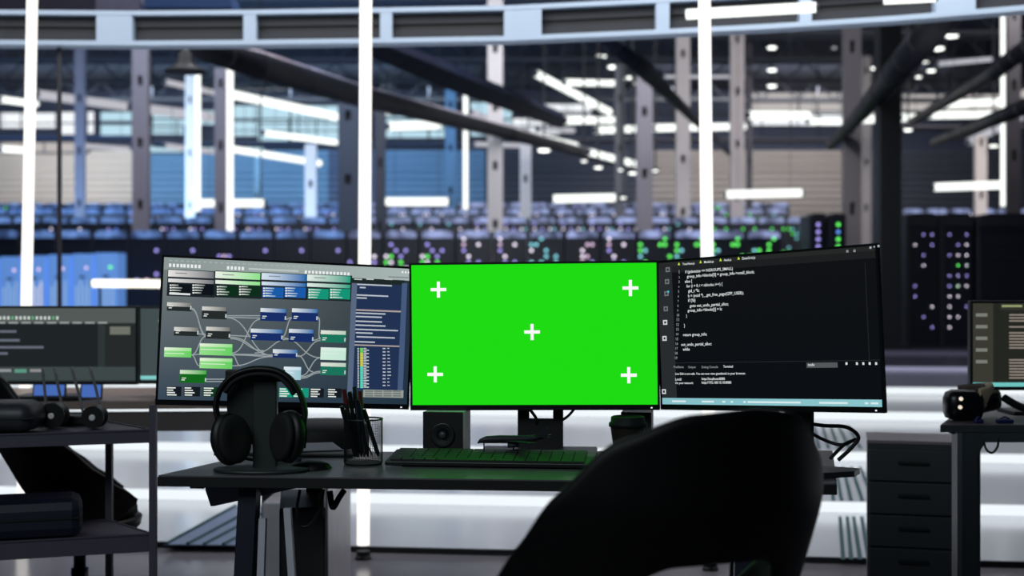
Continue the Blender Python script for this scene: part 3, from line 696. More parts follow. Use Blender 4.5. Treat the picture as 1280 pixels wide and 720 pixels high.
for gi, (x0, x1, c0, c1, dk_) in enumerate(grp):
    yy = 93+(x0-70)*.033
    lq(x0-2, yy-3, x1+3, yy+112, (30, 38, 42)); lq(x0, yy, x1, yy+29, c0, c1); lq(x0, yy+37, x1, yy+53, c0, c1)
    lq(x0+30, yy+12, x0+80, yy+16, tuple(int(v*.6) for v in c0))
    for h in (0, 1):
        xa = x0+4+h*(x1-x0)/2; xb = xa+(x1-x0)/2-6; lq(xa, yy+60, xb, yy+106, dk_)
        for k in range(4):
            ln = 40+((gi*5+h*3+k*7) % 4)*5
            lq(xa+2, yy+63+k*11, xa+10, yy+69+k*11, (236, 240, 236)); lq(xa+12, yy+63+k*11, xa+ln, yy+68+k*11, (226, 234, 228), tuple((a+b)//2 for a, b in zip((226, 234, 228), dk_)))
    if gi == 0: lq(x0+4, yy+98, x0+94, yy+106, (225, 228, 230))
def hexc(a, b, t): return tuple(int(a[i]*(1-t)+b[i]*t) for i in range(3))
def bez(a, b, n=14):
    x0, y0 = a; x1, y1 = b; m = max(20, abs(x1-x0)*.5); out = []
    for k in range(n+1):
        t = k/n; x = (1-t)**3*x0+3*(1-t)**2*t*(x0+m)+3*(1-t)*t*t*(x1-m)+t**3*x1; y = (1-t)**3*y0+3*(1-t)**2*t*y0+3*(1-t)*t*t*y1+t**3*y1
        out.append(LU(x, y))
    return out
links = [((170, 262), (232, 372)), ((170, 258), (232, 378)), ((320, 290), (465, 290)), ((320, 297), (465, 300)), ((320, 298), (518, 462)), ((335, 375), (423, 378)), ((335, 382), (518, 460)), ((335, 388), (480, 440)),
         ((168, 458), (232, 378)), ((168, 458), (205, 455)), ((168, 458), (205, 505)), ((343, 450), (465, 305)), ((343, 455), (518, 458)), ((343, 458), (518, 464)), ((343, 505), (518, 465)), ((343, 460), (380, 505)),
         ((570, 305), (600, 298)), ((710, 300), (723, 392)), ((710, 296), (723, 386)), ((557, 382), (600, 300)), ((557, 385), (723, 470)), ((440, 450), (587, 390)), ((692, 395), (723, 388)), ((623, 465), (723, 396)), ((623, 460), (690, 530)),
         ((637, 548), (723, 470)), ((637, 552), (723, 528)), ((637, 558), (723, 534)), ((233, 562), (330, 562)), ((233, 572), (330, 572)), ((200, 368), (232, 372))]
for a, b in links: ml.line(bez(a, b), .0075, (150, 160, 162))
KC = {'g': ((214, 214, 208), (110, 112, 110), (38, 44, 44)), 'l': ((226, 240, 216), (100, 206, 96), (150, 222, 140)), 'd': ((210, 230, 200), (60, 170, 60), (20, 104, 28)), 'b': ((220, 226, 228), (44, 110, 170), (24, 46, 104)),
      't': ((226, 228, 218), (186, 206, 190), (26, 116, 92)), 'p': ((222, 236, 228), (196, 230, 212), (206, 236, 220)), 'q': ((224, 234, 240), (150, 196, 208), (200, 220, 232))}
nodes = [(65, 232, 170, 268, 'g'), (215, 250, 320, 303, 'g'), (95, 338, 200, 375, 'g'), (232, 337, 335, 388, 'g'), (53, 425, 168, 466, 'l'), (205, 408, 343, 458, 'l'), (205, 470, 343, 515, 'l'), (120, 522, 233, 577, 'd'),
         (465, 257, 575, 312, 'b'), (600, 258, 710, 313, 'b'), (423, 345, 560, 395, 'b'), (587, 346, 692, 402, 'b'), (723, 352, 830, 405, 't'), (518, 433, 623, 470, 'b'), (723, 425, 830, 480, 'p'), (723, 490, 830, 545, 't'), (565, 508, 637, 565, 'q')]
for (x0, y0, x1, y1, k) in nodes:
    a, b, c = KC[k]
    if k in 'lpq':
        lq(x0, y0, x1, y1, c, b); lq(x0, y0, x1, y0+14, a, c); lq(x0+3, y0+24, x1-30, y0+27, a)
    else:
        lq(x0, y0, x1, y1, c); lq(x0, y0, x1, y0+17, a, b); lq(x0+8, y1-22, x0+26, y1-18, (220, 228, 222)); lq(x0+6, y1-14, x0+20, y1-10, (220, 228, 222)); lq(x1-6, y1-20, x1-1, y1-4, (190, 205, 205))
for (x0, x1, c) in ((62, 125, (20, 26, 32)), (138, 205, (20, 26, 32)), (220, 290, (18, 54, 30)), (545, 600, (20, 150, 120)), (605, 670, (20, 150, 120)), (678, 735, (20, 26, 32)), (752, 812, (20, 26, 32))):
    yo = (x0-62)*.011
    lq(x0, 593+yo, x1, 634+yo, c)
    for k in range(4): lq(x0+2, 596+k*10+yo, x0+28+(k*7+x0) % 17, 601+k*10+yo, (230, 236, 230))
# sidebar
lq(855, 128, 1082, 150, (30, 40, 40)); lq(858, 150, 1078, 640, (34, 50, 82))
for (x0, x1) in ((866, 900), (918, 950), (996, 1030)): lq(x0, 131, x1, 136, (190, 196, 190))
for (x0, x1, y) in ((868, 1028, 152), (890, 915, 166), (872, 1012, 198), (868, 920, 210), (870, 1000, 275), (870, 985, 290), (868, 985, 310), (870, 1000, 327), (870, 1054, 345), (873, 945, 360), (876, 1040, 377), (866, 955, 398)): lq(x0, y, x1, y+6, (186, 194, 204))
lq(858, 261, 1075, 268, (172, 160, 158)); lq(858, 412, 1075, 418, (172, 160, 158)); lq(856, 150, 858, 640, (88, 104, 128)); lq(1071, 150, 1073, 640, (70, 90, 124))
for k in range(24):
    y = 428+k*7.2; c = (214, 214, 70) if 2 < k < 11 else ((110, 220, 90) if k <= 2 else (90, 220, 190))
    lq(880, y, 887, y+4, (200, 208, 210)); lq(892, y, 904, y+6.5, c); lq(906, y, 918+(k*11) % 22, y+4.5, (196, 206, 208))
    if k % 2 == 0: lq(988, y, 1000, y+5, (190, 198, 206)); lq(1008, y, 1016+(k*5) % 9, y+4, (190, 198, 206))
lq(905, 606, 1076, 640, (150, 156, 150))
for k in range(4):
    for j in range(3): lq(912+k*40, 610+j*10, 946+k*40, 616+j*10, (110, 118, 116))
ml.finish('node_graph')
# --- right: code editor
mr = Mon('monitor', (826, 512), (1106, 516.5), 3.29, 2.87, 'right monitor angled inward showing white code on a black editor', .360)
mr.screen([(16, 18, 21), (16, 18, 21), (12, 15, 19), (12, 15, 19)])
mr.quad(0, 0, 1, .052, (38, 40, 40)); mr.quad(.30, .03, 1, .075, (30, 31, 32)); mr.quad(0, .05, .075, .955, (40, 44, 46)); mr.quad(.075, .03, .30, .075, (32, 34, 36))
tw = (226, 232, 232)
def rt(t, x0, y0, x1, c=tw):
    u, v = mr.uv(x0, y0); u1, _ = mr.uv(x1, y0); mr.text(t, u, v, c, u1=u1)
for (x0, y, x1, t) in ((853, 331.5, 868, 'TreeView.js'), (880, 329, 892, 'Models.js'), (905, 326.5, 914, 'Hack.js'), (927.5, 324.5, 944, 'DataGrid.js')):
    rt(t, x0, y, x1); u, v = mr.uv(x0-6, y); mr.g.hascol = True
    s = .006; mr.layer += 1; l = .0001+mr.layer*.0000035; o = len(mr.g.v)
    mr.g.v += [mr.loc(u, v, l), mr.loc(u+2*s, v, l), mr.loc(u+s, v-3.4*s, l)]; mr.g.f.append([o, o+1, o+2]); mr.g.m.append(0); mr.g.c.append([lin((200, 225, 70))]*3)
code = [(856.4, 341.5, 916, 'if (gidsetsize <= NGROUPS_SMALL)'), (858.5, 347.3, 943, 'group_info->blocks[0] = group_info->small_block;'), (856, 353.6, 865, 'else {'), (858, 359.4, 903, 'for (i = 0; i < nblocks; i++) {'), (860, 365.4, 874, 'gid_t *b;'),
        (860, 371.6, 929.5, 'b = (void *)__get_free_page(GFP_USER);'), (860, 377.4, 869, 'if (!b)'), (862, 384, 910.5, 'goto out_undo_partial_alloc;'), (859.4, 389.8, 902.5, 'group_info->blocks[i] = b;'), (857.5, 396.4, 858.6, '}'), (854.8, 408.6, 856, '}'),
        (853.8, 420.2, 883.5, 'return group_info;'), (851.2, 432.4, 889.5, 'out_undo_partial_alloc:'), (853.3, 438.4, 862, 'while')]
for x0, y, x1, t in code: rt(t, x0, y, x1)
for k in range(19):
    x = 848.5-k*.27; y = 342+k*5.95; rt(str(k+1), x, y, x+(.6 if k == 0 else 1.4 if k < 9 else 2.9), (150, 156, 158))
u, v = mr.uv(842, 453.5); mr.quad(u, v, 1, v+.004, (40, 42, 46)); mr.quad(.955, .1, .958, .72, (34, 36, 38))
for t, x0, x1 in (('Problems', 842, 854.5), ('Output', 860, 869.5), ('Debug Console', 877, 897.5), ('Terminal', 904, 916)): rt(t, x0, 460.2 if t != 'Terminal' else 459.6, x1, tw if t == 'Terminal' else (140, 146, 148))
rt('Live Edit is not safe. You can now view guestbook in your browser.', 844, 468.6, 932)
rt('Local:', 844, 475.5, 852); rt('http://localhost:8080', 877, 475, 906); rt('On your network:', 844, 480, 866.5); rt('http://192.168.10.10:8080', 877, 479.6, 914)
a = mr.uv(1008, 453.5); b = mr.uv(1047, 458.5); mr.quad(a[0], a[1], b[0], b[1]+.005, (84, 88, 90)); rt('node', 1010, 457.5, 1018)
for x in (1058, 1071, 1079, 1087, 1095): a = mr.uv(x, 454.5); mr.quad(a[0]-.004, a[1]-.008, a[0]+.004, a[1]+.008, (220, 226, 226))
for x, y in ((1059, 314), (1068, 313.5), (1088, 309.5), (1093, 308), (1098, 307.5)): a = mr.uv(x, y); mr.quad(a[0]-.004, a[1]-.007, a[0]+.004, a[1]+.007, (170, 176, 176)); mr.quad(a[0]-.0022, a[1]-.0035, a[0]+.0022, a[1]+.0035, (60, 62, 62)) if x < 1080 else None
for i, y in enumerate((337, 352, 367, 386, 403, 423, 489.5)):
    a = mr.uv(834.5-i*.8, y); c = (110, 116, 118) if i < 4 else (205, 212, 212)
    mr.quad(a[0]-.011, a[1]-.017, a[0]+.011, a[1]+.017, c); mr.quad(a[0]-.005, a[1]-.008, a[0]+.005, a[1]+.008, (42, 46, 48))
    if i == 2: mr.quad(a[0]+.006, a[1]-.02, a[0]+.014, a[1]-.005, (60, 190, 220))
mr.quad(0, .955, 1, 1, (134, 190, 198), (138, 196, 204))
for (u0, u1) in ((.05, .12), (.2, .26), (.30, .315), (.34, .352), (.40, .412), (.42, .66), (.74, .86), (.93, .945), (.955, .985)): mr.quad(u0, .972, u1, .984, (214, 232, 234))
mr.finish('code_editor')

# stands
def stand(mon, cx, w, two, basew, based, tipx=None, lab=None):
    # in monitor-root frame: x along the screen, y away
    r = mon.root; z1 = .30
    if two:
        mb = MB(); poly = [(cx-w/2, .012), (cx+w/2, .012), (cx+w/2, z1), (cx+w/2-w*.22, z1), (cx+w/2-w*.24, .098), (cx+w*.12, .082), (cx-w*.06, .082), (cx-w/2+w*.28, .098), (cx-w/2+w*.24, z1), (cx-w/2, z1)]
        # split into convex boxes
        mb.box(cx-w/2, .045, .012, cx+w/2, .06, .082); mb.box(cx-w/2, .045, .08, cx-w/2+w*.25, .06, z1); mb.box(cx+w/2-w*.22, .045, .08, cx+w/2, .06, z1); mb.box(cx-w/2, .045, z1-.06, cx+w/2, .06, z1)
        mb.build('stand_column', M_plas, r)
    else: MB().box(cx-w/2, .045, .012, cx+w/2, .062, z1, bev=.003).build('stand_column', M_plas, r)
    MB().box(cx-basew/2, -based*.55, 0, cx+basew/2, based*.42, .012, bev=.004).build('stand_base', mat('stand_base', (36, 34, 42), .35), r)
def rootx(mon, px): return (px-640)/F*mon.bl.lerp(mon.br, .5).y - (mon.bl.x+mon.br.x)/2
stand(mc, rootx(mc, 674), .112, True, .28, .17)
stand(ml, 0, .1, False, .26, .18)
# right monitor stand built in world at its centre
r = mr.root
MB().box(.02, .045, .012, .09, .062, .30, bev=.003).build('stand_column', M_plas, r)
mb = MB(); a = [P(880, 575, 3.03), P(1020, 569, 3.0), P(1075, 571, 2.95), P(1068, 578.5, 2.90), P(1020, 582, 2.87), P(900, 582, 2.9)]
vs = [Vector((v.x, v.y, .741)) for v in a]+[Vector((v.x, v.y, .753)) for v in a]
n = 6; mb.add(vs, [tuple(range(n)), tuple(range(2*n-1, n-1, -1))]+[(i, i+n, (i+1) % n+n, (i+1) % n) for i in range(n)])
mb.build('stand_base', mat('stand_base', (36, 34, 42), .35), r, world=True)
# cables
cable('cable', [P(651, 500, 3.36), P(664, 514, 3.35), P(671, 526, 3.35), P(668, 540, 3.36)], .004, 'black cable curving inside the centre monitor stand', 'cables behind the monitors')
cable('cable', [P(725, 500, 3.36), P(714, 516, 3.35), P(703, 525, 3.35), P(690, 530, 3.36)], .0035, 'black cable leaving the centre monitor stand at right', 'cables behind the monitors')
cable('cable', [P(1008, 529, 3.16), P(1030, 532, 3.13), P(1058, 534, 3.08), P(1073, 546, 3.06), P(1064, 560, 3.06), P(1048, 575, 3.05)], .0045, 'outer black cable loop right of the right monitor stand', 'cables behind the monitors')
cable('cable', [P(1008, 536, 3.16), P(1024, 547, 3.12), P(1050, 556, 3.09), P(1068, 550, 3.07)], .0042, 'black cable with a plug sagging inside the outer cable loop', 'cables behind the monitors')
cable('cable', [P(1070, 549, 3.08), P(1055, 556, 3.07), P(1038, 573, 3.05)], .0042, 'short black cable running from the plug down to the desk', 'cables behind the monitors')
cable('cable', [P(992, 508, 3.16), P(991, 516, 3.15), P(998, 526, 3.15)], .0035, 'thin cable beside the right monitor stand top', 'cables behind the monitors')

# ------------------------------------------------------------------ desk objects
DZ = .7405
# keyboard
kl = onz(481, 583, DZ); kr = onz(742, 587, DZ); ka = math.atan2((kr-kl).y, (kr-kl).x); kw = (kr-kl).length
kb = empty('keyboard', kl, ka, 'flat black keyboard in front of the centre monitor', 'keyboard')
tilt = Matrix.Rotation(math.radians(5), 4, 'X'); MB().box(0, 0, .002, kw, .135, .012, M=tilt, bev=.002).build('case', mat('keyboard_case', (16, 18, 18), .4), kb)
mb = MB(); kx = (kw-.02)/17
for j in range(6):
    x = .01; i = 0
    while x < kw-.012:
        w = kx*(1 if not (j == 0 and 4 < i < 6) and not (i == 0 and j) else 1.6)
        if j == 0 and i == 4: w = kx*5
        w = min(w, kw-.01-x)
        if w > kx*.4: mb.box(x+.001, .006+j*.0208, .012, x+w-.001, .006+j*.0208+.0185, .0165, M=tilt)
        x += w; i += 1
mb.build('keycaps', mat('keycap_dark', (44, 46, 46), .5, spec=.4), kb)
MB().box(.02, .11, 0, kw-.02, .125, .012).build('rear_foot', M_dedge, kb)

# speakers
M_spk = mat('speaker_front', (7, 8, 9), .5); M_spks = mat('speaker_side', (205, 198, 208), .5)
def speaker(px0, px1, pxs, py0, py1, D, lab):
    a = P(px0, py1, D); b = P(px1, py0, D); w = b.x-a.x; h = b.z-DZ
    r = empty('speaker', ((a.x+b.x)/2, D, DZ), math.radians(-9), lab, 'speaker', 'desk speakers')
    MB().box(-w/2, .004, 0, w/2, .1, h, bev=.002).build('cabinet', M_spks, r)
    MB().box(-w/2, 0, 0, w/2, .006, h, bev=.001).build('front_baffle', M_spk, r)
    X = Matrix.Rotation(math.pi/2, 4, 'X')
    c = MB().lathe([(.030, 0), (.030, .003), (.026, .004), (.012, -.002), (.008, -.002)], 28, (0, 0, h*.47), X).build('driver', mat('driver_cone', (26, 28, 31), .4), r, smooth=True)
    MB().lathe([(.010, 0), (.008, .004), (.003, .006)], 20, (0, -.002, h*.47), X).build('dust_cap', mat('dust_cap', (60, 64, 70), .3), c, smooth=True)
speaker(528, 579, 586, 515, 566, 3.28, 'small black cube speaker standing between pen cup and keyboard')
speaker(776, 814, 822, 515.5, 566, 3.34, 'second cube speaker hidden behind the paper coffee cup')
# coffee cup
p = onz(785, 570, DZ); cup = empty('coffee_cup', (P(785, 570, 3.16).x, 3.16, DZ), 0, 'dark takeaway coffee cup with a flat lid left of the chair back', 'cup')
MB().lathe([(.029, 0), (.030, .003), (.041, .082), (.042, .084)], 32).build('cup_body', mat('cup_brown', (34, 28, 24), .6), cup, smooth=True)
MB().lathe([(.0445, .082), (.0445, .09), (.0405, .093), (.0395, .104), (.036, .106), (.034, .102)], 32).build('lid', mat('lid_dark', (24, 28, 30), .6, spec=.2), cup, smooth=True)
# pen cup (wire mesh) and pens
pcx = P(454, 573, 3.12); pen = empty('pen_cup', (pcx.x, 3.12, DZ), 0, 'round wire mesh pen cup beside the headphones', 'cup')
rc = 24/F*3.12
rows = [[Vector((rc*math.cos(2*math.pi*k/64), rc*math.sin(2*math.pi*k/64), .004+j*.0039)) for k in range(64)] for j in range(26)]
o = MB().grid(rows, closed=True).build('mesh_wall', mat('pencup_wire', (34, 36, 40), .4, metal=.5), pen)
wm = o.modifiers.new('w', 'WIREFRAME'); wm.thickness = .0011; wm.use_even_offset = False
MB().lathe([(rc+.001, .1), (rc+.0025, .1015), (rc+.0025, .104), (rc+.001, .1055), (rc-.001, .104), (rc-.001, .101)], 40).build('rim', M_dedge, pen) if False else None
mb = MB(); mb.tube([(rc*math.cos(2*math.pi*k/40), rc*math.sin(2*math.pi*k/40), .103) for k in range(41)], .002, 6, caps=False); mb.build('rim', M_dedge, pen)
MB().lathe([(rc*.98, 0), (rc*.98, .004)], 40).build('base', M_dedge, pen)
pens = [(447, 571, 427, 508, (14, 15, 18), None, 'black pen leaning far left in the mesh cup'), (444, 571, 430, 487, (20, 20, 24), (90, 20, 22), 'dark pen with a red cap tallest in the mesh cup'), (448, 571, 437, 490, (16, 18, 20), None, 'black pen beside the red capped one'),
        (452, 571, 443, 484, (22, 22, 26), None, 'slim black pen at the middle of the mesh cup'), (456, 571, 450, 489, (90, 92, 98), (84, 20, 20), 'pen with a red tip right of the middle'), (460, 571, 447, 500, (14, 22, 40), None, 'dark navy pen in the mesh cup'),
        (466, 571, 440, 512, (120, 120, 126), None, 'thin silver pen leaning inside the mesh cup'), (473, 570, 455, 512, (16, 16, 18), None, 'black pencil leaning right inside the mesh cup')]
for i, (x0, y0, x1, y1, c, tip, lab) in enumerate(pens):
    D0 = 3.12+((i*37) % 5-2)*.004; a = P(x0, y0, D0); a.z = max(a.z, DZ+.006); b = P(x1, y1, D0+((i*13) % 5-2)*.01)
    d = (b-a); r = .0052 if i != 6 else .0022; rt_ = empty('pen', a, 0, lab, 'pen', 'pens in the mesh cup')
    MB().tube([a, a+d*.1, a+d*.8, b-d*.02, b], [r*.4, r, r, r*.85, r*.4], 10).build('barrel', mat('pen_%d_%d_%d' % c, c, .35), rt_, smooth=True, world=True)
    MB().tube([a+d*.78, b+d*.005], [r*1.18, r*.9], 10).build('cap', mat('pen_cap_%s' % str(tip or c), tip or c, .35), rt_, world=True)
# headphones on stand
hc = P(327, 580, 3.0)
hs = empty('headphone_stand', (hc.x, 3.0, DZ), 0, 'dark grey slab headphone stand with a flat tray base', 'stand')
M_hs = mat('stand_grey', (40, 47, 47), .45)
MB().box(-.020, 0, .006, .033, .022, .20, bev=.003).build('upright', M_hs, hs)
MB().prism([(-.078, .196), (-.078, .12), (-.05, .075), (-.02, .055), (-.02, .196)], .008, .02).build('side_plate', mat('stand_side', (28, 33, 33), .5), hs)
MB().box(-.081, .002, .196, .048, .03, .222, bev=.003).build('back_plate', mat('stand_dark', (8, 10, 11), .6), hs)
MB().lathe([(.078, 0), (.082, .003), (.08, .007), (.06, .009)], 40, M=Matrix.Diagonal((1.3, .8, 1, 1))).build('tray', M_hs, hs, smooth=True)
MB().box(-.115, .0, .018, -.02, .03, .024, M=Matrix.Rotation(math.radians(7), 4, 'Y') @ Matrix.Rotation(math.radians(-10), 4, 'Z')).build('shelf_wing', M_hs, hs)
hp = empty('headphones', (hc.x, 2.99, DZ+.012), 0, 'black over-ear headphones hanging on the slab stand', 'headphones')
M_hp = mat('headphone_black', (6, 7, 9), .5, noise=(30, .2)); M_pad = mat('headphone_pad', (10, 11, 13), .8)
def hpP(px, py, D=2.975): return P(px, py, D)
arc = [hpP(274, 530), hpP(270, 508), hpP(275, 488), hpP(289, 471), hpP(308, 462.5), hpP(328, 460.5), hpP(348, 464), hpP(364, 475), hpP(375, 492), hpP(381, 512), hpP(380, 532)]
def catm(q, n=6):
    e = [q[0]*2-q[1]]+q+[q[-1]*2-q[-2]]; out = []
    for i in range(1, len(e)-2):
        for k in range(n):
            t = k/n; a, b, c, d = e[i-1:i+3]; out.append(.5*((2*b)+(c-a)*t+(2*a-5*b+4*c-d)*t*t+(3*b-a-3*c+d)*t**3))
    return out+[q[-1]]
MB().tube(catm(arc), .0075, 12, flat=(2.0, .85)).build('headband', M_hp, hp, smooth=True, world=True)
inner = [hpP(281, 490), hpP(292, 477), hpP(309, 469), hpP(328, 467), hpP(346, 470), hpP(359, 480), hpP(368, 493)]
MB().tube(catm(inner), .0065, 12, flat=(1.8, .9)).build('headband_cushion', M_pad, hp, smooth=True, world=True)
for (x, y, tz, sx) in ((285, 549, 8, .036), (364, 546, -6, .036)):
    c = hpP(x, y, 2.97); Mx = Matrix.Translation(c) @ Matrix.Rotation(math.radians(-tz), 4, 'Y') @ Matrix.Rotation(math.radians(48 if x < 300 else -48), 4, 'Z') 
    lat = lambda prof: MB().lathe(prof, 32, M=Mx @ Matrix.Diagonal((1, 1, 1.28, 1)) @ Matrix.Rotation(math.pi/2, 4, 'X'))
    e = lat([(.026, -.016), (.038, -.012), (.045, 0), (.044, .010), (.037, .016)]).build('ear_cup', M_hp, hp, smooth=True, world=True)
    lat([(.034, .016), (.041, .02), (.042, .028), (.036, .033), (.02, .03)] if x < 300 else [(.034, .016), (.041, .02), (.042, .028), (.036, .033), (.02, .03)]).build('ear_pad', M_pad, hp, smooth=True, world=True)
    MB().tube(catm([hpP(x-(14 if x < 300 else -15), y-22), hpP(x-(19 if x < 300 else -18), y-6), hpP(x-(17 if x < 300 else -16), y+14)]), .004, 8).build('yoke', M_hp, hp, smooth=True, world=True)
MB().tube(catm([hpP(347, 522), hpP(354, 516), hpP(366, 514), hpP(376, 520)]), .003, 8).build('hinge_arc', M_hp, hp, world=True)
# computer mouse
mm = onz(398, 586, DZ); ms = empty('computer_mouse', (mm.x-.02, mm.y, DZ), math.radians(8), 'low black computer mouse right of the headphones', 'mouse')
prof = [[Vector((x, y*math.sqrt(max(0, 1-(x/.05)**2))*.03, .02*math.sqrt(max(0, 1-(x/.05)**2))*math.sqrt(max(0, 1-y*y))+.001)) for y in [-1+k/6 for k in range(13)]] for x in [-.0499+.0998*k/14 for k in range(15)]]
MB().grid(prof).build('shell', mat('mouse_black', (9, 10, 14), .35), ms, smooth=True)
MB().tube([(-.03, 0, .021), (-.018, 0, .0225)], .003, 8).build('scroll_wheel', M_legs, ms)
# small model airplane before the centre stand
g0 = P(640, 566, 3.2); dr = empty('model_airplane', (g0.x, 3.18, DZ), 0, 'small dark model airplane standing in front of the centre monitor stand', 'model airplane')
M_dr = mat('airplane_grey', (34, 38, 46), .5, spec=.3)
MB().tube([P(597, 554, 3.18), P(600, 551.5, 3.18), P(608, 549.5, 3.18), P(625, 549, 3.18), P(650, 549, 3.18), P(668, 548, 3.18), P(684, 545.5, 3.18)], [.001, .005, .0085, .0095, .009, .006, .0025], 14).build('fuselage', M_dr, dr, smooth=True, world=True)
def sheet(pts, t, name):
    v = [Vector(p) for p in pts]; n = len(v); MB().add([p-t*.5 for p in v]+[p+t*.5 for p in v], [tuple(range(n)), tuple(range(2*n-1, n-1, -1))]+[(i, i+n, (i+1) % n+n, (i+1) % n) for i in range(n)]).build(name, M_dr, dr, world=True)
zf = P(0, 546, 3.18).z
sheet([P(669, 546, 3.18), P(685, 545, 3.18), P(687, 534, 3.18), P(681, 535, 3.18)], Vector((0, .002, 0)), 'tail_fin')
zw = P(0, 551, 3.18).z; xa = P(628, 0, 3.18).x; xb = P(648, 0, 3.18).x
for sg in (-1, 1):
    sheet([(xa, 3.18+sg*.006, zw), (xb, 3.18+sg*.006, zw), (xb+.042, 3.18+sg*.085, zw+.004), (xb+.026, 3.18+sg*.085, zw+.004)], Vector((0, 0, .002)), 'wing')
    xt = P(676, 0, 3.18).x; sheet([(xt-.01, 3.18+sg*.002, zf), (xt+.012, 3.18+sg*.002, zf), (xt+.026, 3.18+sg*.034, zf+.002), (xt+.015, 3.18+sg*.034, zf+.002)], Vector((0, 0, .0015)), 'tailplane')
    MB().tube([(xa+.012, 3.18+sg*.032, zw-.008), (xa+.038, 3.18+sg*.032, zw-.007)], [.0048, .0038], 12).build('engine', M_dr, dr, smooth=True, world=True)
for x, yy in ((605, 0), (642, -.012), (642, .012)):
    a = P(x, 552, 3.18+yy); MB().tube([a, (a.x, a.y, DZ)], .0018, 6).build('landing_gear', M_dr, dr, world=True)
# low dark tray on desk behind headphones, notebook
a = P(372, 570, 3.3); MB_ = MB().box(a.x, 3.24, DZ, a.x+.14, 3.34, DZ+.008, bev=.002); tag(MB_.build('notebook', M_plas), 'thin black notebook lying behind the mouse', 'notebook')

# ------------------------------------------------------------------ tub chairs
M_ch = mat('chair_shell_black', (3, 3, 4), .5, spec=.22, noise=(60, .15)); M_chs = mat('chair_seat_black', (9, 9, 11), .8, noise=(60, .2)); M_chm = mat('chair_metal', (40, 40, 46), .3, metal=.8)
def interp(t, tab):
    for (a, va), (b, vb) in zip(tab, tab[1:]):
        if a <= t <= b:
            u = (t-a)/(b-a); u = u*u*(3-2*u)*.5+u*.5; return va+(vb-va)*u
    return tab[0][1] if t < tab[0][0] else tab[-1][1]
def make_chair(loc, rz, label, mshell, dz=0, off=0):
    root = empty('tub_chair', loc, rz, label, 'chair', 'black tub chairs')
    TOP = [(v, z-dz) for v, z in [(0, .980), (20, .974), (40, .938), (53, .868), (64, .79), (75, .725), (95, .64), (115, .58), (138, .53)]]
    BOT = [(v, z-dz) for v, z in [(0, .768), (16, .765), (24, .745), (31, .67), (42, .56), (60, .48), (85, .45), (110, .455), (138, .52)]]
    def pt(th, z, inner=0):
        a = math.radians(th); z0 = z+dz; k = .62+.40*min(1, max(0, (z0-.42)/.42))**.8
        if z0 > .84: k -= (z0-.84)*.5
        rx = (.295-inner)*k; ry = (.285-inner)*k
        return Vector((rx*math.sin(a), -ry*math.cos(a)-(z0-.45)*.10*max(0, math.cos(a)), z))
    N = 70; K = 14; rows = []
    for inner in (0,):
        for j in range(K+1):
            row = []
            for i in range(N+1):
                th = -138+276*i/N; t = j/K; zb = interp(abs(th+off), BOT); zt = interp(abs(th), TOP)-(.05*math.exp(-((th-50)/22)**2) if off else 0); row.append(pt(th, zb+(zt-zb)*t))
            rows.append(row)
    o = MB().grid(rows).build('backrest_shell', mshell, root, smooth=True)
    sm = o.modifiers.new('s', 'SOLIDIFY'); sm.thickness = .022; sm.offset = 0
    bv = o.modifiers.new('b', 'SUBSURF'); bv.levels = 1; bv.render_levels = 1
    # seat: round cushion in a shallow pan
    S = Matrix.Translation((0, 0, -dz)) @ Matrix.Diagonal((.84, .82, 1, 1))
    MB().lathe([(.10, .36), (.19, .385), (.238, .43), (.244, .455), (.236, .46)], 40, M=S).build('seat_pan', mshell, root, smooth=True)
    MB().lathe([(.20, .458), (.226, .468), (.224, .49), (.19, .505), (.08, .51), (.01, .511)], 40, M=S).build('seat', M_chs, root, smooth=True)
    MB().lathe([(.028, .05), (.028, .22), (.02, .22), (.02, .37-dz), (.07, .372-dz)], 20).build('pedestal', M_chm, root, smooth=True)
    for k in range(5):
        a = 2*math.pi*k/5+.3; c = math.cos(a); s_ = math.sin(a)
        lg = MB().tube([(c*.02, s_*.02, .085), (c*.16, s_*.16, .075), (c*.29, s_*.29, .062)], [.02, .016, .011], 8).build('leg', M_chm, root, smooth=True)
        MB().lathe([(.026, -.011), (.027, 0), (.026, .011)], 18, (c*.29, s_*.29, .027), Matrix.Rotation(a, 4, 'Z') @ Matrix.Rotation(math.pi/2, 4, 'X')).build('caster', M_blk, lg)
    return root
ch = make_chair((.158, 2.14, 0), math.radians(32), 'black round backed tub chair in the foreground facing the desk', M_ch, off=8)
ch2 = make_chair((-1.43, 4.50, 0), math.radians(-66), 'black tub chair behind the metal shelf at the left edge', mat('chair_shell_b', (7, 7, 9), .45, spec=.4), dz=.07)

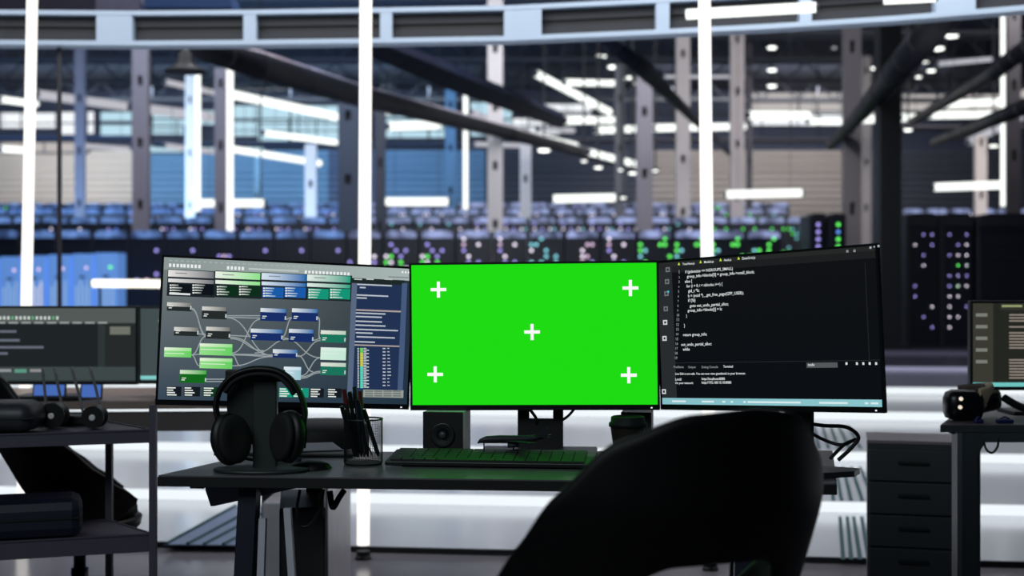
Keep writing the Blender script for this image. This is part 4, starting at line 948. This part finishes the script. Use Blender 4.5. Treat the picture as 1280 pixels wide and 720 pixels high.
# ------------------------------------------------------------------ left metal shelf with things
M_sh = mat('shelf_grey_metal', (78, 74, 88), .5, noise=(30, .08))
SD = 4.0; zt = H-(538-360)/F*SD; zl = H-(668-360)/F*SD
xr = P(192, 500, SD).x
sh = empty('metal_shelf', (xr, SD, 0), 0, 'grey metal shelf unit at the left edge in front of the tub chair', 'shelf')
def slab(z, lip, name):
    d = .24; L = 1.0; sl = -.33; dx = -.20; m = MB()
    vs = []
    for zz in (z-.004, z): vs += [Vector((0, 0, zz)), Vector((-L, sl, zz)), Vector((-L+dx, sl+d, zz)), Vector((dx, d, zz))]
    F6 = [(0,1,2,3),(4,5,6,7),(0,1,5,4),(1,2,6,5),(2,3,7,6),(3,0,4,7)]
    m.add(vs, F6)
    for (a, b) in (((0, 0), (-L, sl)), ((dx, d), (-L+dx, sl+d))):
        vs = []
        for zz in (z-lip, z+.004): vs += [Vector((*a, zz)), Vector((*b, zz)), Vector((b[0], b[1]+.006, zz)), Vector((a[0], a[1]+.006, zz))]
        m.add(vs, F6)
    vs = []
    for zz in (z-lip, z+.004): vs += [Vector((0, 0, zz)), Vector((dx, d, zz)), Vector((dx-.006, d, zz)), Vector((-.006, 0, zz))]
    m.add(vs, F6)
    m.build(name, M_sh, sh)
slab(zt, .036, 'shelf_board'); slab(zl, .05, 'shelf_board'); slab(.10, .04, 'shelf_board')
for (x, y, top) in ((0, 0, zt+.075), (-.2, .24, zt), (-1.0, -.33, zt+.075), (-1.2, -.09, zt)):
    MB().box(x-.011, y-.011, 0, x+.009, y+.009, top).build('post', M_sh, sh)
# things on it
bx = P(0, 640, SD+.02); hgt = 53/F*SD; b = empty('storage_case', (P(28, 600, 4.0).x-.1, 3.93, zl+.004), math.radians(18), 'dark navy soft case with rounded edges on the lower shelf', 'case')
MB().box(-.28, -.10, 0, .285, .10, .112, bev=.03).build('case_body', mat('case_navy', (12, 18, 40), .6), b, smooth=False)
MB().box(-.275, -.104, .056, .28, .095, .06).build('zipper', M_blk, b)
MB().tube([(-.1, -.10, .07), (-.09, -.12, .09), (.02, -.12, .09), (.03, -.10, .07)], .006, 8).build('handle', M_blk, b)
hb = empty('rounded_case', (P(14, 540, 3.95).x, 3.95, zt+.004), 0, 'dark grey rounded case on the top shelf at the left edge', 'case')
MB().box(-.2, -.08, 0, .085, .08, .088, bev=.035).build('case_body', mat('helmet_grey', (44, 45, 52), .45), hb, smooth=True)
MB().box(-.198, -.082, .04, .083, .082, .044, bev=.001).build('seam', M_blk, hb)
M_sp = mat('spool_black', (20, 20, 22), .4)
for (x, y, r, lab) in ((117, 521, 14, 'black round spool with a white hub on the top shelf'), (66, 537, 16, 'lower black round spool beside the grey case')):
    R_ = r/F*4.02; c = Vector((P(x, y, 4.02).x, 4.02, zt+.004+R_)); q = empty('cable_spool', (c.x, c.y, zt+.004), 0, lab, 'spool', 'spools on the top shelf')
    X = Matrix.Rotation(math.pi/2, 4, 'X')
    MB().lathe([(R_*.6, .012), (R_, .012), (R_, .006), (R_*.7, .004), (R_*.7, -.03), (R_, -.034), (R_, -.04), (R_*.6, -.04)], 28, (0, 0, R_), X).build('reel', M_sp, q, smooth=False)
    MB().lathe([(.009, .012), (.009, .017), (.006, .018)], 16, (0, 0, R_), X).build('hub', mat('hub_white', (225, 225, 225), .4), q)
rt0 = empty('wireless_router', (P(92, 540, 4.12).x, 4.14, zt+.004), 0, 'flat black router with four thin antennas on the top shelf', 'router')
MB().box(-.11, -.03, 0, .08, .03, .03, bev=.005).build('case', M_sp, rt0)
for pts in (((58, 530), (57, 500), (53, 460)), ((81, 530), (76, 500), (68, 460)), ((107, 530), (99, 495), (89, 458)), ((127, 530), (122, 495), (112, 458))):
    MB().tube(catm([P(x, y, 4.14) for x, y in pts]), [.007]*6+[.004]*7 if False else .0045, 8).build('antenna', mat('antenna_grey', (120, 120, 124), .4), rt0, smooth=True, world=True)

# ------------------------------------------------------------------ left rear workstation
ld = empty('rear_desk', (P(60, 500, 5.0).x, 5.13, 0), math.radians(4), 'light edged wooden desk behind the metal shelf at left', 'desk')
M_wood = mat('rear_desk_wood', (150, 118, 96), .4, noise=(6, .2)); M_wedge = mat('rear_desk_edge', (150, 130, 122), .5)
MB().box(-1.0, -.3, .715, .85, .42, .737).build('desktop', M_wood, ld)
MB().box(-1.0, -.306, .712, .85, -.3, .74).build('edge_band', M_wedge, ld)
MB().box(-1.0, -.28, .63, .85, -.262, .70).build('front_rail', mat('rear_rail', (96, 88, 88), .5), ld)
for x in (-.95, .78):
    for y in (-.24, .36): MB().box(x, y, 0, x+.05, y+.05, .715).build('leg', M_dedge, ld)
def back_monitor(x0, x1, y0, y1, D, lab, kind, rz=0):
    a = P(x0, y1, D); b = P(x1, y0, D); w = b.x-a.x; h = b.z-a.z
    r = empty('rear_monitor', ((a.x+b.x)/2, D, .742), rz, lab, 'monitor'); z0 = a.z-.742
    MB().box(-w/2, .002, z0, w/2, .03, z0+h, bev=.003).build('housing', M_plas, r)
    mb = MB(); mb.hascol = True; T = .008; zb = z0+.012
    def q(u0, v0, u1, v1, c, lay):
        c = lin(c); X0 = -w/2+T; ww = w-2*T; hh = h-T-.012; o = len(mb.v)
        mb.v += [Vector((X0+ww*u0, -lay*.0003, zb+hh*(1-v1))), Vector((X0+ww*u1, -lay*.0003, zb+hh*(1-v1))), Vector((X0+ww*u1, -lay*.0003, zb+hh*(1-v0))), Vector((X0+ww*u0, -lay*.0003, zb+hh*(1-v0)))]
        mb.f.append([o, o+1, o+2, o+3]); mb.m.append(0); mb.c.append([c]*4)
    if kind == 'ide':
        q(0, 0, 1, 1, (46, 54, 54), 0); q(0, 0, 1, .20, (84, 90, 88), 1); q(0, .24, .14, 1, (24, 30, 31), 1); q(.17, .22, .78, .80, (31, 37, 38), 1); q(.82, .22, 1, .8, (38, 42, 42), 1); q(.14, .80, 1, .98, (62, 72, 72), 1)
        for k in range(22): q(.03+k*.024, .11, .044+k*.024, .155, (200, 208, 204) if k % 5 else (90, 170, 120), 2)
        for k in range(11): q(.03+k*.075, .185, .085+k*.075, .21, (150, 154, 152), 2)
        for (u0, u1, v) in ((.2, .3, .30), (.19, .32, .42), (.2, .46, .515), (.2, .25, .60)): q(u0, v, u1, v+.035, (98, 104, 118), 2)
        q(.17, .83, .27, .87, (140, 146, 146), 2); q(.29, .83, .36, .88, (90, 150, 130), 2); q(.38, .83, .46, .87, (140, 140, 140), 2); q(.01, .27, .05, .30, (210, 40, 40), 2); q(.01, .32, .08, .335, (170, 180, 170), 2); q(.01, .36, .06, .375, (110, 200, 110), 2); q(.85, .25, .97, .36, (110, 114, 104), 2)
    elif kind == 'slim':
        q(0, 0, 1, 1, (66, 78, 80), 0); q(.35, .1, .5, .9, (36, 46, 48), 1); q(0, .93, 1, .98, (130, 205, 205), 1)
        for k in range(5): q(.15, .15+k*.13, .3, .19+k*.13, (150, 165, 155), 2)
    else:
        q(0, 0, 1, 1, (36, 38, 34), 0); q(0, 0, .14, .95, (58, 58, 50), 1); q(0, .95, 1, 1, (110, 195, 190), 2); q(.19, 0, 1, .08, (52, 52, 46), 1)
        for k in range(5): q(.02, .12+k*.14, .10, .16+k*.14, (120, 124, 116), 2)
        rr = random.Random(4)
        for k in range(22):
            if k in (3, 5, 12, 13, 14): continue
            q(.25, .13+k*.036, .25+rr.uniform(.15, .6), .148+k*.036, (140, 132, 122), 2)
        for k in range(3): q(.2+k*.22, .02, .34+k*.22, .045, (150, 160, 110), 2)
    mb.build('screen', vcol(), r)
    MB().box(-.03, .03, .01, .03, .05, z0+h*.5).build('stand_column', M_plas, r)
    MB().box(-.12, -.06, 0, .12, .1, .012, bev=.003).build('stand_base', M_plas, r)
back_monitor(-46, 172, 382.5, 481, 4.95, 'rear monitor with a grey editor window at the left edge', 'ide')
back_monitor(173, 330, 383, 480, 5.15, 'rear monitor mostly hidden behind the left front monitor', 'slim')
# bluish tablets on the rear desk
for (x0, x1, lab) in ((38, 76, 'small tablet with a blue screen under the rear monitor, left'), (98, 122, 'small tablet with a blue screen under the rear monitor, right')):
    a = P(x0, 500, 4.9); b = P(x1, 481, 4.9); r = empty('tablet', ((a.x+b.x)/2, 4.93, .74), 0, lab, 'tablet', 'tablets on the rear desk'); w = b.x-a.x; T = Matrix.Rotation(math.radians(-14), 4, 'X')
    MB().box(-w/2-.006, 0, 0, w/2+.006, .008, .058, M=T, bev=.002).build('case', M_plas, r); MB().box(-w/2, -.001, .008, w/2, 0, .054, M=T).build('screen', emis('blue_tablet', (74, 112, 190), .9), r)
pl = empty('serving_plate', (P(222, 512, 4.95).x, 4.98, .74), 0, 'shallow beige plate on the rear desk under the left monitor', 'plate')
MB().lathe([(.05, 0), (.055, .004), (.1, .014), (.102, .016), (.096, .016), (.05, .006)], 32).build('dish', mat('plate_beige', (190, 165, 140), .4), pl, smooth=True)
# office equipment behind the left stand: low dark chair back
kx = empty('low_stool', (P(400, 545, 4.35).x+.0, 4.36, 0), 0, 'dark low padded stool behind the desk beside the pen cup', 'stool')
MB().lathe([(.13, .60), (.155, .62), (.16, .69), (.14, .715), (.05, .72)], 32).build('seat', mat('stool_dark', (24, 25, 30), .7), kx, smooth=True)
MB().lathe([(.025, .02), (.025, .61)], 12).build('pedestal', M_chm, kx)
MB().lathe([(.2, 0), (.2, .012), (.03, .03)], 32).build('base', M_chm, kx)

pd = empty('pedestal', (-.78, 4.6, 0), 0, 'pale grey pedestal box behind the desk next to the computer tower', 'pedestal')
MB().box(-.065, 0, .02, .152, .7, .42, bev=.008).build('body', mat('pedestal_grey', (200, 196, 202), .4), pd)
MB().box(-.05, .02, 0, .13, .68, .02).build('plinth', M_dark, pd)
# ------------------------------------------------------------------ right: drawer cabinet, side desk, VR headset, monitor
CD = 4.55; a = P(1086, 551, CD); b = P(1197, 551, CD); cw = b.x-a.x; chh = a.z
cb = empty('drawer_cabinet', ((a.x+b.x)/2, CD, 0), math.radians(-14), 'tall dark drawer cabinet between the desk and the right side table', 'cabinet')
M_cab = mat('cabinet_dark', (60, 65, 68), .5, noise=(20, .08)); M_cabt = mat('cabinet_top', (140, 130, 138), .35)
MB().box(-cw/2, .0, .03, cw/2, .25, chh-.012).build('body', M_cab, cb)
MB().box(-cw/2-.002, -.004, chh-.012, cw/2+.002, .255, chh, bev=.002).build('top_panel', M_cabt, cb)
dh = (chh-.06)/5.2; z = chh-.03
for k in range(5):
    d = MB().box(-cw/2+.006, -.016, z-dh+.006, cw/2-.006, -.001, z, bev=.002).build('drawer', M_cab, cb)
    MB().box(-.05, -.03, z-dh*.42, .05, -.016, z-dh*.42+.008, bev=.002).build('handle', M_blk, d); z -= dh
MB().box(-cw/2+.01, .02, 0, cw/2-.01, .24, .03).build('plinth', M_blk, cb)

RD = 4.0; a = P(1176, 532, RD)
rd = empty('side_table', (a.x, RD, 0), math.radians(0), 'dark side table at the right edge carrying the headset', 'table')
q_ = [(0, 0), (1.0, 0), (1.25, .55), (.222, .5)]
MB().add([Vector((x, y, .722)) for x, y in q_]+[Vector((x, y, .742)) for x, y in q_], [(0,1,2,3),(4,5,6,7),(0,1,5,4),(1,2,6,5),(2,3,7,6),(3,0,4,7)]).build('desktop', mat('side_top', (104, 98, 102), .35), rd)
MB().box(-.002, -.003, .720, 1.0, .0, .740).build('edge_band', M_cab, rd)
lx = (1200-1176)/F*RD
MB().box(lx+.006, .0, 0, lx+.05, .05, .72).build('leg', mat('side_leg', (58, 66, 70), .5), rd); MB().box(lx-.008, .0, 0, lx+.006, .05, .72).build('leg_face', mat('leg_light', (96, 96, 104), .4), rd)
MB().prism([(lx+.05, .72), (lx+.05, .645), (.13, .69), (.3, .69), (.3, .72)], .0, .04).build('bracket', mat('side_leg', (58, 66, 70), .5), rd)
MB().box(.1, .01, .69, 1.0, .03, .72).build('apron', mat('side_leg', (58, 66, 70), .5), rd)
MB().box(.95, .5, 0, .99, .54, .72).build('leg', mat('side_leg', (58, 66, 70), .5), rd); MB().box(lx+.165, .42, 0, lx+.205, .46, .72).build('leg', mat('side_leg', (58, 66, 70), .5), rd)
MB().box(.04, .03, .712, .06, .05, .72).build('screw_block', M_blk, rd)
cable('cable', [P(1228, 540, 4.02), P(1232, 560, 3.99), P(1240, 566, 3.99), P(1247, 558, 3.99), P(1248, 545, 4.01)], .0035, 'thin black cable looped under the side table')
back_monitor(1213, 1400, 376, 488, 4.35, 'rear monitor with beige code lines at the right edge', 'beige')
# VR headset
vr = empty('vr_headset', (P(1206, 524, 4.12).x, 4.14, .743), 0, 'black virtual reality headset with bright lens glints on the side table', 'headset')
M_vr = mat('vr_black', (7, 8, 12), .3); c = P(1204, 504, 4.12)
MB().box(c.x-.058, 4.08, .744, c.x+.058, 4.16, .744+.092, bev=.026).build('visor', M_vr, vr, smooth=True, world=True)
for (x, y) in ((1201, 498.5), (1200, 509)):
    p = P(x, y, 4.08); MB().lathe([(.006, 0), (.006, .004), (.003, .005)], 16, p+Vector((0, 0, 0)), Matrix.Rotation(math.pi/2, 4, 'X')).build('lens_glint', emis('lens_glint_glow', (240, 225, 205), 1), vr, world=True)  # glowing discs stand in for reflections on the lenses
def loop(px0, px1, yc, ry, D, r, m, name, fl=None):
    a = P(px0, yc, D); b = P(px1, yc, D); pts = []
    for k in range(25):
        t = k/24*math.pi; pts.append(Vector((a.x+(b.x-a.x)*math.sin(t), D+.01+.16*(k/24), a.z+ry*math.sin(t))))
    MB().tube(pts, r, 8, flat=fl).build(name, m, vr, smooth=True, world=True)
loop(1225, 1262, 506, .01, 4.09, .02, M_vr, 'side_strap', (.35, 1.4)); loop(1222, 1243, 500, .012, 4.085, .006, mat('strap_brown', (70, 60, 50), .6), 'trim_band', (.6, 5.4)); loop(1226, 1254, 500, .012, 4.08, .006, mat('strap_beige', (190, 170, 140), .6), 'trim_band', (.7, 5.6))
MB().tube(catm([P(1255, 497, 4.15), P(1268, 505, 4.12), P(1284, 512, 4.08), P(1300, 518, 4.05)]), [.012]*19, 10).build('rear_strap', M_vr, vr, smooth=True, world=True)
for (x0, x1, lab) in ((1219, 1230, 'small blue clip left under the headset'), (1247, 1268, 'larger blue clip right beside the headset')):
    a = P(x0, 524, 4.03); b = P(x1, 518, 4.03); r = empty('blue_clip', ((a.x+b.x)/2, 4.04, .7425), 0, lab, 'clip', 'blue clips on the side table'); w = b.x-a.x
    MB().box(-w/2, -.01, 0, w/2, .012, .012, bev=.004).build('clip_body', mat('clip_blue', (20, 26, 90), .4), r)
    MB().tube([(-w*.3, 0, .012), (0, 0, .019), (w*.3, 0, .012)], .003, 6).build('spring', mat('clip_blue', (20, 26, 90), .4), r)

# ------------------------------------------------------------------ light
lamp('stage_light', 'AREA', (0.3, 6.5, 3.6), (0.2, 9.5, 0), 175, (.93, .96, 1.0), 9, 1.2)
lamp('stage_light', 'AREA', (0, 11.5, 4.2), (0, 11.2, 0), 130, (.9, .94, 1.0), 12, 1.5)
lamp('hall_fill_left', 'AREA', (-11, 28, 9.6), (-12, 62, 4.2), 1300, (.62, .78, 1.0), 14, 3)  # added area lamps, ambient fill for the hall
lamp('hall_fill_mid', 'AREA', (2, 28, 9.6), (2, 62, 4.2), 1100, (.9, .93, 1.0), 10, 3)
lamp('hall_fill_right', 'AREA', (13, 28, 9.6), (10, 62, 4.4), 1900, (1.0, .95, .92), 10, 3)
lamp('wall_fill_left', 'AREA', (-12, 54.5, 9.3), (-12, 62, 5.5), 1250, (.72, .88, 1.0), 20, 1)  # added fill lamps brightening the far wall
lamp('wall_fill_beige', 'AREA', (-20.5, 55.5, 6.5), (-19.5, 62, 5.5), 200, (1.0, .9, .85), 3, 1)
lamp('wall_fill_right', 'AREA', (11, 54.5, 9.3), (11, 62, 5.5), 900, (1.0, .95, .92), 12, 1)
lamp('ceiling_fill', 'AREA', (-11, 40, 3.0), (-11, 44, 10.2), 1700, (.32, .6, 1.0), 18, 8)  # added fill lamps lifting the dark roof
lamp('ceiling_fill', 'AREA', (9, 40, 3.0), (9, 44, 10.2), 200, (.8, .85, 1.0), 14, 8)
lamp('rack_fill', 'AREA', (-3, 19, 6.5), (-3, 32, 1.5), 260, (.45, .65, 1.0), 14, 2)  # added fill lamp for the rack fronts
lamp('duct_fill', 'AREA', (-3, 15, 8.5), (-2.2, 20, 4), 800, (.95, .92, 1.0), 4, 1)  # added lamp aimed at the duct to brighten its upper edge
lamp('room_fill', 'AREA', (-1.5, .2, 3.2), (-.3, 3.5, .7), 48, (.84, .97, 1.0), 2.5, 1.5)
w = bpy.data.worlds.new('world'); bpy.context.scene.world = w; w.use_nodes = True
w.node_tree.nodes['Background'].inputs[0].default_value = (.10, .14, .24, 1); w.node_tree.nodes['Background'].inputs[1].default_value = .10

# ------------------------------------------------------------------ camera
cam = bpy.data.cameras.new('camera'); co = bpy.data.objects.new('camera', cam); COL.objects.link(co)
co.location = (0, 0, H); co.rotation_euler = (math.pi/2, 0, 0); cam.sensor_width = 36; cam.lens = F/1280*36; cam.clip_end = 200; cam.clip_start = .05
cam.dof.use_dof = True; cam.dof.focus_distance = 3.2; cam.dof.aperture_fstop = 3.1
sc = bpy.context.scene; sc.camera = co
sc.view_settings.view_transform = 'Standard'; sc.view_settings.look = 'None'; sc.view_settings.exposure = 0; sc.view_settings.gamma = 1; sc.view_settings.use_curve_mapping = False
